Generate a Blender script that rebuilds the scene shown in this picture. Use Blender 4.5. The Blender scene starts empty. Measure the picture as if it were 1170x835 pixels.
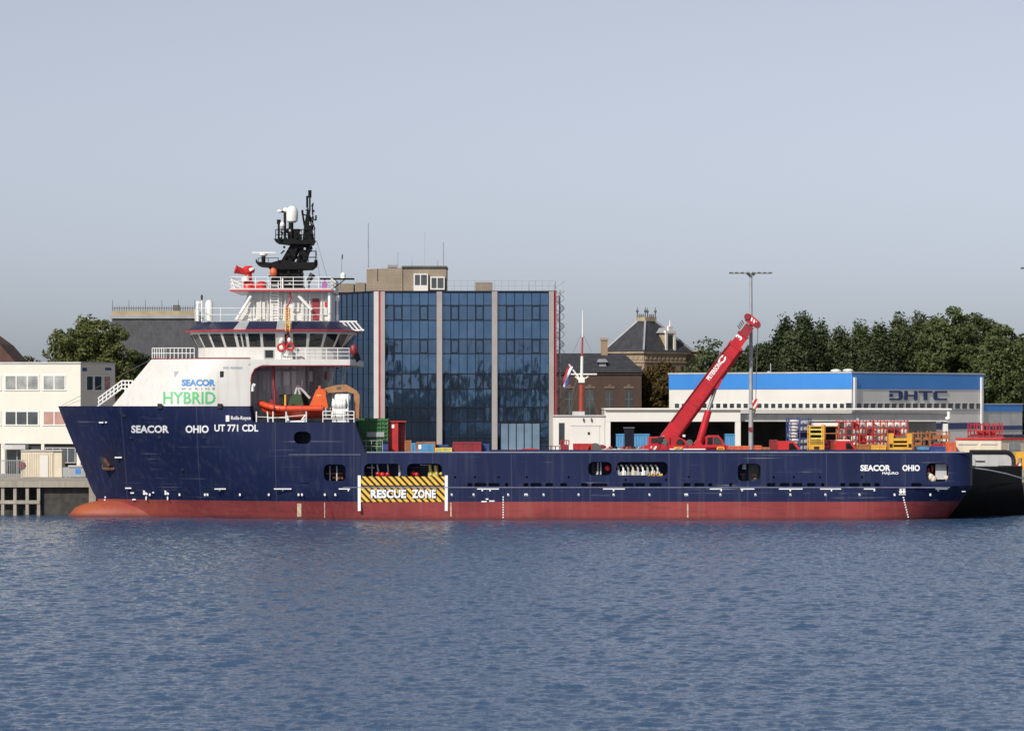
import bpy, bmesh, math, random
import numpy as np
from mathutils import Vector, Matrix
random.seed(7)
RNG = np.random.default_rng(7)
S = bpy.context.scene
COL = S.collection

# ------------------------------------------------------------------ camera, world, sun, exposure
F, D, H, HZ = 3900.0, 260.0, 9.0, 459.0        # focal length in photo pixels, metres to the ship's side, eye height, horizon row
cam = bpy.data.cameras.new('camera')
co = bpy.data.objects.new('camera', cam); COL.objects.link(co)
co.location = (0, -D, H); co.rotation_euler = (math.radians(90), 0, 0)
cam.sensor_width = 36; cam.lens = F / 1170 * 36
cam.shift_y = (HZ - 417.5) / 1170
cam.clip_start = 1; cam.clip_end = 20000
S.camera = co

SUN_H = Vector((-0.52, -0.854)).normalized(); SUN_EL = math.radians(36)
w = bpy.data.worlds.new('World'); S.world = w; w.use_nodes = True
nt = w.node_tree; nt.nodes.clear()
sky = nt.nodes.new('ShaderNodeTexSky'); sky.sky_type = 'NISHITA'; sky.sun_disc = False
sky.sun_elevation = SUN_EL; sky.sun_rotation = math.atan2(SUN_H.x, SUN_H.y)
sky.altitude = 0; sky.air_density = 0.6; sky.dust_density = 1.1; sky.ozone_density = 6.0
hs = nt.nodes.new('ShaderNodeHueSaturation'); hs.inputs['Saturation'].default_value = 0.31; hs.inputs['Value'].default_value = 1.0
tint = nt.nodes.new('ShaderNodeMix'); tint.data_type = 'RGBA'; tint.blend_type = 'MULTIPLY'
tint.inputs[0].default_value = 1.0; tint.inputs[7].default_value = (0.955, 0.965, 1.0, 1)
bg = nt.nodes.new('ShaderNodeBackground'); bg.inputs[1].default_value = 0.109
out = nt.nodes.new('ShaderNodeOutputWorld')
nt.links.new(sky.outputs[0], hs.inputs['Color']); nt.links.new(hs.outputs[0], tint.inputs[6])
nt.links.new(tint.outputs[2], bg.inputs[0]); nt.links.new(bg.outputs[0], out.inputs[0])

sl = bpy.data.lights.new('sun', 'SUN'); sl.energy = 4.0; sl.angle = math.radians(0.5); sl.color = (1.0, 0.93, 0.83)
so = bpy.data.objects.new('sun', sl); COL.objects.link(so)
sd = Vector((SUN_H.x * math.cos(SUN_EL), SUN_H.y * math.cos(SUN_EL), math.sin(SUN_EL)))
so.rotation_euler = sd.to_track_quat('Z', 'Y').to_euler(); so.location = (-60, -60, 60)
S.view_settings.view_transform = 'Standard'; S.view_settings.look = 'None'
S.view_settings.exposure = 0.0; S.view_settings.gamma = 1.0

# ------------------------------------------------------------------ helpers
def sc(Y): return (D + Y) / F
def X(px, Y): return (px - 585.0) * sc(Y)
def Z(py, Y): return H + (HZ - py) * sc(Y)
def P(px, py, Y): return Vector((X(px, Y), Y, Z(py, Y)))

MATS = {}
def mat(name, col, rough=0.5, metal=0.0, var=0.12, vs=0.8, streak=0.0, dirt=(0.12, 0.08, 0.05), spec=0.5, bump=0.0, bs=8.0, pull=None):
    if name in MATS: return MATS[name]
    m = bpy.data.materials.new(name); m.use_nodes = True
    n, l = m.node_tree.nodes, m.node_tree.links
    b = n['Principled BSDF']
    b.inputs['Roughness'].default_value = rough; b.inputs['Metallic'].default_value = metal
    b.inputs['Specular IOR Level'].default_value = spec
    tc = n.new('ShaderNodeTexCoord')
    no = n.new('ShaderNodeTexNoise'); no.inputs['Scale'].default_value = vs; no.inputs['Detail'].default_value = 5
    l.new(tc.outputs['Object'], no.inputs['Vector'])
    mx = n.new('ShaderNodeMix'); mx.data_type = 'RGBA'
    mr = n.new('ShaderNodeMapRange'); mr.inputs[1].default_value = 0.3; mr.inputs[2].default_value = 0.7
    l.new(no.outputs[0], mr.inputs[0]); l.new(mr.outputs[0], mx.inputs[0])
    mx.inputs[6].default_value = [c * (1 - var) for c in col] + [1]
    mx.inputs[7].default_value = [min(1, c * (1 + var)) for c in col] + [1]
    last = mx.outputs[2]
    if streak > 0:
        mp = n.new('ShaderNodeMapping'); mp.inputs['Scale'].default_value = (1.6, 1.6, 0.10)
        l.new(tc.outputs['Object'], mp.inputs[0])
        n2 = n.new('ShaderNodeTexNoise'); n2.inputs['Scale'].default_value = 2.0; n2.inputs['Detail'].default_value = 6
        l.new(mp.outputs[0], n2.inputs['Vector'])
        r2 = n.new('ShaderNodeMapRange'); r2.inputs[1].default_value = 0.5; r2.inputs[2].default_value = 0.8; r2.inputs[4].default_value = streak
        l.new(n2.outputs[0], r2.inputs[0])
        m2 = n.new('ShaderNodeMix'); m2.data_type = 'RGBA'; m2.inputs[7].default_value = list(dirt) + [1]
        l.new(r2.outputs[0], m2.inputs[0]); l.new(last, m2.inputs[6]); last = m2.outputs[2]
    l.new(last, b.inputs['Base Color'])
    if bump > 0:
        n3 = n.new('ShaderNodeTexNoise'); n3.inputs['Scale'].default_value = bs; n3.inputs['Detail'].default_value = 4
        l.new(tc.outputs['Object'], n3.inputs['Vector'])
        bp = n.new('ShaderNodeBump'); bp.inputs['Strength'].default_value = bump; bp.inputs['Distance'].default_value = 0.05
        l.new(n3.outputs[0], bp.inputs['Height']); l.new(bp.outputs[0], b.inputs['Normal'])
    MATS[name] = m
    return m

class MB:
    """collects vertices and faces and links them as one mesh object"""
    def __init__(s): s.v = []; s.f = []
    def add(s, vs, fs):
        o = len(s.v); s.v += [tuple(v) for v in vs]; s.f += [tuple(i + o for i in f) for f in fs]; return s
    def hexa(s, p):
        return s.add(p, [(0, 3, 2, 1), (4, 5, 6, 7), (0, 1, 5, 4), (1, 2, 6, 5), (2, 3, 7, 6), (3, 0, 4, 7)])
    def box(s, x0, x1, y0, y1, z0, z1):
        return s.hexa([(x0, y0, z0), (x1, y0, z0), (x1, y1, z0), (x0, y1, z0), (x0, y0, z1), (x1, y0, z1), (x1, y1, z1), (x0, y1, z1)])
    def pbox(s, px0, px1, py0, py1, Y, dep):       # front face spans those photo rows/columns at depth Y
        return s.box(X(px0, Y), X(px1, Y), Y, Y + dep, Z(py1, Y), Z(py0, Y))
    def tube(s, p, q, r, r2=None, n=6):
        p, q = Vector(p), Vector(q); r2 = r if r2 is None else r2
        d = (q - p)
        if d.length < 1e-6: return s
        d.normalize(); a = d.orthogonal().normalized(); b = d.cross(a)
        vs = []
        for c, rr in ((p, r), (q, r2)):
            for i in range(n):
                t = 2 * math.pi * i / n
                vs.append(c + a * (rr * math.cos(t)) + b * (rr * math.sin(t)))
        fs = [(i, (i + 1) % n, n + (i + 1) % n, n + i) for i in range(n)]
        fs += [tuple(range(n - 1, -1, -1)), tuple(range(n, 2 * n))]
        return s.add(vs, fs)
    def path(s, pts, r, n=6):
        for a, b in zip(pts[:-1], pts[1:]): s.tube(a, b, r, n=n)
        return s
    def prism_xz(s, pts, y0, y1):
        n = len(pts)
        vs = [(x, y0, z) for x, z in pts] + [(x, y1, z) for x, z in pts]
        return s.add(vs, [tuple(range(n)), tuple(range(2 * n - 1, n - 1, -1))] + [(i, n + i, n + (i + 1) % n, (i + 1) % n) for i in range(n)])
    def prism_xy(s, pts, z0, z1):
        n = len(pts)
        vs = [(x, y, z0) for x, y in pts] + [(x, y, z1) for x, y in pts]
        return s.add(vs, [tuple(range(n - 1, -1, -1)), tuple(range(n, 2 * n))] + [(i, (i + 1) % n, n + (i + 1) % n, n + i) for i in range(n)])
    def lathe(s, c, prof, n=14, axis='z'):
        vs = []
        for r, h in prof:
            for i in range(n):
                t = 2 * math.pi * i / n
                a, b = r * math.cos(t), r * math.sin(t)
                if axis == 'z': vs.append((c[0] + a, c[1] + b, c[2] + h))
                elif axis == 'x': vs.append((c[0] + h, c[1] + a, c[2] + b))
                else: vs.append((c[0] + a, c[1] + h, c[2] + b))
        k = len(prof); fs = []
        for j in range(k - 1):
            fs += [(j * n + i, j * n + (i + 1) % n, (j + 1) * n + (i + 1) % n, (j + 1) * n + i) for i in range(n)]
        fs += [tuple(range(n - 1, -1, -1)), tuple(range((k - 1) * n, k * n))]
        return s.add(vs, fs)
    def ball(s, c, rx, ry, rz, n=12, k=8):
        pr = []
        vs = []
        for j in range(k + 1):
            a = math.pi * j / k - math.pi / 2
            for i in range(n):
                t = 2 * math.pi * i / n
                vs.append((c[0] + rx * max(math.cos(a), 1e-3) * math.cos(t), c[1] + ry * max(math.cos(a), 1e-3) * math.sin(t), c[2] + rz * math.sin(a)))
        fs = []
        for j in range(k): fs += [(j * n + i, j * n + (i + 1) % n, (j + 1) * n + (i + 1) % n, (j + 1) * n + i) for i in range(n)]
        return s.add(vs, fs + [tuple(range(n - 1, -1, -1)), tuple(range(k * n, k * n + n))])
    def rail(s, pts, h=1.0, rails=3, step=1.2, r=0.03):
        pts = [Vector(p) for p in pts]
        for a, b in zip(pts[:-1], pts[1:]):
            m = max(1, round((b - a).length / step))
            for i in range(m + 1):
                p = a.lerp(b, i / m); s.tube(p, p + Vector((0, 0, h)), r, n=5)
            for k in range(rails):
                z = Vector((0, 0, h * (k + 1) / rails)); s.tube(a + z, b + z, r * 0.9, n=5)
        return s
    def build(s, name, m, parent=None, smooth=False, loc=None):
        o = ROOT.get(parent.name, Vector((0, 0, 0))) if parent else Vector(loc or (0, 0, 0))
        me = bpy.data.meshes.new(name)
        me.from_pydata([tuple(Vector(v) - o) for v in s.v], [], s.f); me.update()
        if isinstance(m, str): m = MATS[m]
        me.materials.append(m)
        if smooth:
            me.shade_smooth(); me.set_sharp_from_angle(angle=math.radians(38))
        ob = bpy.data.objects.new(name, me); COL.objects.link(ob)
        if parent: ob.parent = parent
        else: ob.location = o
        ROOT[ob.name] = o
        return ob
ROOT = {}

def tag(o, label=None, cat=None, group=None, kind=None):
    if label: o['label'] = label
    if cat: o['category'] = cat
    if group: o['group'] = group
    if kind: o['kind'] = kind
    return o
def thing(name, loc, label, cat, group=None):
    o = bpy.data.objects.new(name, None); COL.objects.link(o); o.location = loc
    o.empty_display_size = 0.5
    ROOT[o.name] = Vector(loc)
    return tag(o, label, cat, group)
def dup(root, loc, label=None, rz=0, scale=(1, 1, 1)):
    r = root.copy(); COL.objects.link(r); r.location = loc; r.rotation_euler = (0, 0, rz); r.scale = scale
    if label: r['label'] = label
    for ch in list(root.children):
        c = ch.copy(); COL.objects.link(c); c.parent = r
        for g in list(ch.children):
            d = g.copy(); COL.objects.link(d); d.parent = c
    return r

def text_geo(s, bold=0.0, spacing=1.0):
    cu = bpy.data.curves.new('lettering', 'FONT'); cu.body = s; cu.offset = bold; cu.space_character = spacing
    cu.resolution_u = 3
    ob = bpy.data.objects.new('lettering', cu); COL.objects.link(ob)
    dg = bpy.context.evaluated_depsgraph_get(); dg.update()
    me = bpy.data.meshes.new_from_object(ob.evaluated_get(dg))
    v = np.array([tuple(x.co[:2]) for x in me.vertices]); f = [tuple(p.vertices) for p in me.polygons]
    bpy.data.objects.remove(ob); bpy.data.curves.remove(cu); bpy.data.meshes.remove(me)
    v -= v.min(0); v /= v.max(0)
    return v, f
def lettering(name, s, px0, px1, py0, py1, Yf, m, parent, bold=0.02, spacing=1.0, eps=0.03, label=None):
    v, f = text_geo(s, bold, spacing); mb = MB(); vs = []
    for u, t in v:
        px, py = px0 + u * (px1 - px0), py1 + t * (py0 - py1)
        Y = 0.0
        for _ in range(12): Y = Yf(X(px, Y), Z(py, Y))
        vs.append((X(px, Y), Y - eps, Z(py, Y)))
    mb.add(vs, f); o = mb.build(name, m, parent)
    if label: o['label'] = label
    return o

class Face:
    """an upright wall plane: plan origin, unit direction along it, outward normal toward the camera side"""
    def __init__(s, o, d):
        s.o = Vector(o); s.d = Vector(d).normalized(); s.n = Vector((s.d.y, -s.d.x))
    def u(s, px):
        k = (px - 585.0) / F
        return (k * (D + s.o.y) - s.o.x) / (s.d.x - k * s.d.y)
    def z(s, py, u): return Z(py, s.o.y + s.d.y * u)
    def pt(s, u, z, off=0):
        p = s.o + s.d * u + s.n * off
        return Vector((p.x, p.y, z))
    def box(s, mb, u0, u1, z0, z1, o0, o1):
        return mb.hexa([s.pt(u0, z0, o1), s.pt(u1, z0, o1), s.pt(u1, z0, o0), s.pt(u0, z0, o0), s.pt(u0, z1, o1), s.pt(u1, z1, o1), s.pt(u1, z1, o0), s.pt(u0, z1, o0)])
    def pbox(s, mb, px0, px1, py0, py1, o0, o1):
        u0, u1 = s.u(px0), s.u(px1); um = (u0 + u1) / 2
        return s.box(mb, u0, u1, s.z(py1, um), s.z(py0, um), o0, o1)
    def window(s, px0, px1, py0, py1, parent, panes=1, glass='window_glass', fm='white_frame', fw=0.07, z=None, name='window'):
        u0, u1 = s.u(px0), s.u(px1); um = (u0 + u1) / 2
        z0, z1 = (s.z(py1, um), s.z(py0, um)) if z is None else z
        g = s.box(MB(), u0, u1, z0, z1, 0.004, 0.02).build(name, glass, parent)
        f = MB()
        s.box(f, u0 - fw, u1 + fw, z1, z1 + fw, 0, 0.06); s.box(f, u0 - fw, u1 + fw, z0 - fw, z0, 0, 0.09)
        for i in range(panes + 1):
            c = u0 + (u1 - u0) * i / panes
            s.box(f, c - fw / 2, c + fw / 2, z0 + 0.002, z1 - 0.002, 0, 0.05)
        f.build('frame', fm, g)
        return g

# ------------------------------------------------------------------ materials
mat('white_paint', (0.78, 0.76, 0.70), 0.45, var=0.05, streak=0.18, dirt=(0.45, 0.33, 0.22))
mat('ship_white', (0.62, 0.61, 0.585), 0.4, var=0.05, vs=0.5, streak=0.32, dirt=(0.42, 0.31, 0.22))
mat('rail_white', (0.8, 0.8, 0.78), 0.4, var=0.03)
mat('grey_paint', (0.35, 0.37, 0.38), 0.5, var=0.1, streak=0.2)
mat('light_grey', (0.5, 0.5, 0.5), 0.5, var=0.1, streak=0.2)
mat('black_mast', (0.008, 0.008, 0.009), 0.6, var=0.3, spec=0.15)
mat('black', (0.01, 0.01, 0.012), 0.6, var=0.2)
mat('hole_dark', (0.012, 0.012, 0.016), 0.8, var=0.2)
mat('navy_roof', (0.013, 0.019, 0.052), 0.4, var=0.15, spec=.3)
mat('red_trim', (0.42, 0.03, 0.04), 0.45, var=0.15)
mat('fire_red', (0.55, 0.025, 0.025), 0.4, var=0.15, vs=2)
mat('crane_red', (0.50, 0.018, 0.028), 0.35, var=0.15, vs=1.5, streak=0.15)
mat('dark_red', (0.25, 0.02, 0.03), 0.5, var=0.25, streak=0.3)
mat('cargo_red', (0.44, 0.022, 0.022), 0.5, var=0.2, vs=2, streak=0.3)
mat('cargo_orange', (0.60, 0.12, 0.05), 0.5, var=0.25, vs=2, streak=0.25)
mat('rust_orange', (0.35, 0.13, 0.04), 0.6, var=0.35, vs=2, streak=0.4)
mat('cargo_yellow', (0.72, 0.38, 0.04), 0.5, var=0.15, vs=2, streak=0.25)
mat('pale_yellow', (0.62, 0.52, 0.12), 0.55, var=0.25, vs=2, streak=0.3)
mat('cargo_blue', (0.03, 0.06, 0.22), 0.5, var=0.25, vs=2, streak=0.2)
mat('sky_blue', (0.08, 0.28, 0.52), 0.5, var=0.15, vs=2, streak=0.2)
mat('cargo_green', (0.03, 0.13, 0.035), 0.6, var=0.35, vs=3, streak=0.3)
mat('boat_orange', (0.62, 0.065, 0.02), 0.4, var=0.1, vs=2)
mat('console_orange', (0.68, 0.11, 0.02), 0.4, var=0.1, vs=2)
mat('davit_tan', (0.36, 0.18, 0.075), 0.55, var=0.15, vs=2, streak=0.2)
mat('raft_white', (0.8, 0.79, 0.74), 0.4, var=0.05)
mat('tarp_green', (0.03, 0.07, 0.03), 0.7, var=0.2, vs=4)
mat('letter_white', (0.85, 0.85, 0.85), 0.5, var=0.03)
mat('letter_blue', (0.03, 0.2, 0.48), 0.5, var=0.03)
mat('letter_green', (0.06, 0.45, 0.15), 0.5, var=0.03)
mat('letter_navy', (0.03, 0.05, 0.2), 0.5, var=0.03)
mat('letter_grey', (0.22, 0.26, 0.35), 0.5, var=0.03)
mat('cap_rail', (0.24, 0.27, 0.38), 0.5, var=0.15, vs=2)
mat('strake', (0.16, 0.17, 0.26), 0.5, var=0.25, vs=3)
mat('steel', (0.4, 0.42, 0.44), 0.4, metal=0.6, var=0.1)
mat('pole_steel', (0.36, 0.38, 0.40), 0.5, metal=0.2, var=0.15, streak=0.2)
mat('concrete', (0.34, 0.31, 0.26), 0.85, var=0.2, streak=0.4, dirt=(0.12, 0.1, 0.08), bump=0.3)
mat('pilaster', (0.33, 0.305, 0.30), 0.7, var=0.08, streak=0.25, dirt=(0.2, 0.18, 0.16)); mat('pilaster_sunlit', (0.55, 0.53, 0.50), 0.7, var=0.06)  # second one paler: sunlight on the left pilaster put into its colour
mat('office_cream', (0.72, 0.68, 0.60), 0.7, var=0.05, vs=0.3, streak=0.12, dirt=(0.5, 0.42, 0.32))
mat('cream_container', (0.68, 0.60, 0.46), 0.6, var=0.08, streak=0.2)
mat('white_frame', (0.8, 0.8, 0.78), 0.4, var=0.02)
mat('dark_frame', (0.008, 0.011, 0.022), 0.6, var=0.1, spec=.2)
mat('window_glass', (0.045, 0.055, 0.06), 0.06, var=0.4, vs=0.7, spec=0.8)
mat('bridge_glass', (0.012, 0.016, 0.016), 0.05, var=0.3, spec=0.6)
mat('blue_cladding', (0.045, 0.24, 0.66), 0.5, var=0.05, vs=0.4, streak=0.06, dirt=(0.1, 0.15, 0.3))
mat('white_cladding', (0.72, 0.70, 0.66), 0.5, var=0.05, vs=0.4, streak=0.1, dirt=(0.5, 0.42, 0.35))
mat('navy_band', (0.03, 0.045, 0.15), 0.5, var=0.1)
mat('slate', (0.036, 0.038, 0.045), 0.6, var=0.3, vs=1.2, streak=0.3, dirt=(0.1, 0.1, 0.1), bump=0.4, bs=5)
mat('lead', (0.3, 0.31, 0.33), 0.5, var=0.15)
mat('sandstone', (0.36, 0.29, 0.19), 0.8, var=0.2)
mat('roof_tile', (0.10, 0.05, 0.035), 0.8, var=0.3, bump=0.4)
mat('dark_void', (0.05, 0.05, 0.052), 0.9, var=0.3)
mat('bark', (0.07, 0.05, 0.035), 0.9, var=0.3, bump=0.5)
mat('tyre', (0.012, 0.012, 0.012), 0.8, var=0.2)
mat('chain_grey', (0.1, 0.1, 0.1), 0.6, var=0.2)
mat('timber', (0.05, 0.045, 0.04), 0.85, var=0.4, vs=2, streak=0.4, dirt=(0.02, 0.025, 0.02), bump=0.4)
mat('skin_tan', (0.45, 0.28, 0.2), 0.6)

def brick(name, c1, c2, mortar):
    m = bpy.data.materials.new(name); m.use_nodes = True; n, l = m.node_tree.nodes, m.node_tree.links
    b = n['Principled BSDF']; b.inputs['Roughness'].default_value = 0.85
    tc = n.new('ShaderNodeTexCoord'); cx = n.new('ShaderNodeSeparateXYZ'); l.new(tc.outputs['Object'], cx.inputs[0])
    ad = n.new('ShaderNodeMath'); ad.operation = 'ADD'; l.new(cx.outputs[0], ad.inputs[0]); l.new(cx.outputs[1], ad.inputs[1])
    cb = n.new('ShaderNodeCombineXYZ'); l.new(ad.outputs[0], cb.inputs[0]); l.new(cx.outputs[2], cb.inputs[1])
    br = n.new('ShaderNodeTexBrick'); br.inputs['Scale'].default_value = 4.0
    br.inputs['Color1'].default_value = (*c1, 1); br.inputs['Color2'].default_value = (*c2, 1); br.inputs['Mortar'].default_value = (*mortar, 1)
    br.inputs['Mortar Size'].default_value = 0.012
    l.new(cb.outputs[0], br.inputs['Vector'])
    no = n.new('ShaderNodeTexNoise'); no.inputs['Scale'].default_value = 0.6; no.inputs['Detail'].default_value = 5; l.new(tc.outputs['Object'], no.inputs['Vector'])
    mx = n.new('ShaderNodeMix'); mx.data_type = 'RGBA'; mx.blend_type = 'MULTIPLY'; mx.inputs[0].default_value = 0.5
    l.new(br.outputs[0], mx.inputs[6]); l.new(no.outputs[0], mx.inputs[7]); l.new(mx.outputs[2], b.inputs['Base Color'])
    MATS[name] = m
brick('brown_brick', (0.10, 0.055, 0.04), (0.075, 0.045, 0.035), (0.12, 0.1, 0.09))
brick('tan_brick', (0.42, 0.30, 0.18), (0.34, 0.24, 0.15), (0.4, 0.34, 0.26))
brick('roof_box_brick', (0.36, 0.29, 0.21), (0.30, 0.24, 0.18), (0.34, 0.3, 0.25))

def foliage(name, c1, c2):
    m = bpy.data.materials.new(name); m.use_nodes = True; n, l = m.node_tree.nodes, m.node_tree.links
    b = n['Principled BSDF']; b.inputs['Roughness'].default_value = 0.6; b.inputs['Specular IOR Level'].default_value = 0.25
    tc = n.new('ShaderNodeTexCoord')
    no = n.new('ShaderNodeTexNoise'); no.inputs['Scale'].default_value = 1.1; no.inputs['Detail'].default_value = 6; no.inputs['Roughness'].default_value = 0.7
    l.new(tc.outputs['Object'], no.inputs['Vector'])
    oi = n.new('ShaderNodeObjectInfo')
    ad = n.new('ShaderNodeMath'); ad.operation = 'MULTIPLY_ADD'; ad.inputs[1].default_value = 0.3; l.new(oi.outputs['Random'], ad.inputs[0]); l.new(no.outputs[0], ad.inputs[2])
    cr = n.new('ShaderNodeValToRGB'); cr.color_ramp.elements[0].position = 0.42; cr.color_ramp.elements[0].color = (*c1, 1)
    cr.color_ramp.elements[1].position = 0.85; cr.color_ramp.elements[1].color = (*c2, 1)
    l.new(ad.outputs[0], cr.inputs[0]); l.new(cr.outputs[0], b.inputs['Base Color'])
    tr = n.new('ShaderNodeBsdfTranslucent'); l.new(cr.outputs[0], tr.inputs[0])
    ms = n.new('ShaderNodeMixShader'); ms.inputs[0].default_value = 0.2
    l.new(b.outputs[0], ms.inputs[1]); l.new(tr.outputs[0], ms.inputs[2]); l.new(ms.outputs[0], n['Material Output'].inputs[0])
    MATS[name] = m
foliage('leaf_green', (0.036, 0.051, 0.016), (0.128, 0.146, 0.046))
foliage('leaf_dark', (0.023, 0.037, 0.016), (0.080, 0.104, 0.044))
foliage('leaf_lush', (0.030, 0.049, 0.017), (0.122, 0.154, 0.056))
foliage('leaf_autumn', (0.055, 0.045, 0.014), (0.16, 0.095, 0.028))

def hull_material():
    m = bpy.data.materials.new('hull_paint'); m.use_nodes = True; n, l = m.node_tree.nodes, m.node_tree.links
    b = n['Principled BSDF']; b.inputs['Roughness'].default_value = 0.5; b.inputs['Specular IOR Level'].default_value = 0.22
    tc = n.new('ShaderNodeTexCoord'); sp = n.new('ShaderNodeSeparateXYZ'); l.new(tc.outputs['Object'], sp.inputs[0])
    def noise(scale, mapping, det=6):
        mp = n.new('ShaderNodeMapping'); mp.inputs['Scale'].default_value = mapping; l.new(tc.outputs['Object'], mp.inputs[0])
        q = n.new('ShaderNodeTexNoise'); q.inputs['Scale'].default_value = scale; q.inputs['Detail'].default_value = det; l.new(mp.outputs[0], q.inputs['Vector']); return q.outputs[0]
    def rng(src, a, bb, c=0, d=1):
        q = n.new('ShaderNodeMapRange'); q.inputs[1].default_value = a; q.inputs[2].default_value = bb; q.inputs[3].default_value = c; q.inputs[4].default_value = d; l.new(src, q.inputs[0]); return q.outputs[0]
    def mix(f, a, bb):
        q = n.new('ShaderNodeMix'); q.data_type = 'RGBA'
        if isinstance(f, float): q.inputs[0].default_value = f
        else: l.new(f, q.inputs[0])
        for i, c in ((6, a), (7, bb)):
            if isinstance(c, tuple): q.inputs[i].default_value = (*c, 1)
            else: l.new(c, q.inputs[i])
        return q.outputs[2]
    def mul(a, bb):
        q = n.new('ShaderNodeMath'); q.operation = 'MULTIPLY'; l.new(a, q.inputs[0])
        if isinstance(bb, float): q.inputs[1].default_value = bb
        else: l.new(bb, q.inputs[1])
        return q.outputs[0]
    big = noise(0.22, (1, 1, 1)); fine = noise(1.5, (2.2, 2.2, 0.12), 8)
    blue = mix(rng(big, 0.35, 0.65), (0.0085, 0.0150, 0.056), (0.013, 0.0205, 0.070))
    blue = mix(rng(fine, 0.50, 0.80, 0, 0.45), blue, (0.06, 0.068, 0.10))          # chalky runs
    rust = noise(0.9, (2.5, 2.5, 0.2), 8)
    blue = mix(rng(rust, 0.66, 0.82, 0, 0.5), blue, (0.11, 0.055, 0.035))
    scr = noise(1.0, (0.10, 0.10, 9.0), 3)                                         # fender scrapes along the side
    blue = mix(mul(rng(scr, 0.64, 0.70, 0, 0.7), rng(noise(0.35, (1, 1, 1), 3), 0.5, 0.62)), blue, (0.22, 0.23, 0.27))
    stem = mul(mul(rng(sp.outputs[0], -31.5, -28.0, 1, 0), rng(sp.outputs[2], 3.8, 6.5, 1, 0)), rng(noise(0.5, (1, 1, 0.35)), 0.35, 0.65, 0.1, 0.8))
    blue = mix(stem, blue, (0.030, 0.020, 0.016))                                  # rusty cable wash below the hawse
    sm = n.new('ShaderNodeMath'); sm.operation = 'FRACT'; l.new(mul(sp.outputs[0], 0.1667), sm.inputs[0])
    blue = mix(rng(sm.outputs[0], 0.984, 0.99, 0, 0.35), blue, (0.09, 0.10, 0.14)) # plate butts
    red = mix(rng(big, 0.35, 0.65), (0.215, 0.037, 0.041), (0.300, 0.058, 0.058))
    red = mix(rng(noise(2.0, (0.35, 0.35, 2.2)), 0.5, 0.75, 0, 0.5), red, (0.115, 0.03, 0.032))   # scuffed bands
    red = mix(rng(fine, 0.50, 0.75, 0, 0.35), red, (0.28, 0.13, 0.09))
    bowz = mul(rng(sp.outputs[0], -33.5, -24, 1, 0), rng(noise(0.5, (0.6, 1, 1.5)), 0.35, 0.6, 0, 0.75))
    red = mix(bowz, red, (0.36, 0.10, 0.03))                                     # orange primer at the forefoot
    zz = sp.outputs[2]
    red = mix(rng(zz, 0.0, 0.35, 0.75, 0), red, (0.06, 0.025, 0.022))             # weed at the waterline
    base = mix(rng(zz, 1.385, 1.415), red, blue)
    l.new(base, b.inputs['Base Color'])
    bp = n.new('ShaderNodeBump'); bp.inputs['Strength'].default_value = 0.25; bp.inputs['Distance'].default_value = 0.03
    l.new(noise(0.7, (1, 1, 1), 2), bp.inputs['Height']); l.new(bp.outputs[0], b.inputs['Normal'])
    MATS['hull_paint'] = m
hull_material()

def stripes_material(name, c1, c2, period, slope, rot=None):
    m = bpy.data.materials.new(name); m.use_nodes = True; n, l = m.node_tree.nodes, m.node_tree.links
    b = n['Principled BSDF']; b.inputs['Roughness'].default_value = 0.5
    tc = n.new('ShaderNodeTexCoord'); sp = n.new('ShaderNodeSeparateXYZ'); l.new(tc.outputs['Object'], sp.inputs[0])
    a = n.new('ShaderNodeMath'); a.operation = 'MULTIPLY_ADD'; a.inputs[1].default_value = slope; l.new(sp.outputs[2], a.inputs[0]); l.new(sp.outputs[0], a.inputs[2])
    d = n.new('ShaderNodeMath'); d.operation = 'DIVIDE'; d.inputs[1].default_value = period; l.new(a.outputs[0], d.inputs[0])
    f = n.new('ShaderNodeMath'); f.operation = 'FRACT'; l.new(d.outputs[0], f.inputs[0])
    g = n.new('ShaderNodeMath'); g.operation = 'GREATER_THAN'; g.inputs[1].default_value = 0.45; l.new(f.outputs[0], g.inputs[0])
    x = n.new('ShaderNodeMix'); x.data_type = 'RGBA'; x.inputs[6].default_value = (*c1, 1); x.inputs[7].default_value = (*c2, 1)
    l.new(g.outputs[0], x.inputs[0])
    no = n.new('ShaderNodeTexNoise'); no.inputs['Scale'].default_value = 3; no.inputs['Detail'].default_value = 6; l.new(tc.outputs['Object'], no.inputs['Vector'])
    mr = n.new('ShaderNodeMapRange'); mr.inputs[1].default_value = 0.55; mr.inputs[2].default_value = 0.8; mr.inputs[4].default_value = 0.4; l.new(no.outputs[0], mr.inputs[0])
    y = n.new('ShaderNodeMix'); y.data_type = 'RGBA'; y.inputs[7].default_value = (0.15, 0.1, 0.07, 1); l.new(mr.outputs[0], y.inputs[0]); l.new(x.outputs[2], y.inputs[6])
    l.new(y.outputs[2], b.inputs['Base Color']); MATS[name] = m
stripes_material('hazard_stripes', (0.012, 0.012, 0.012), (0.85, 0.50, 0.05), 0.50, 0.95)
stripes_material('red_white_stripes', (0.75, 0.72, 0.68), (0.5, 0.02, 0.03), 0.42, -0.6)

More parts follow.
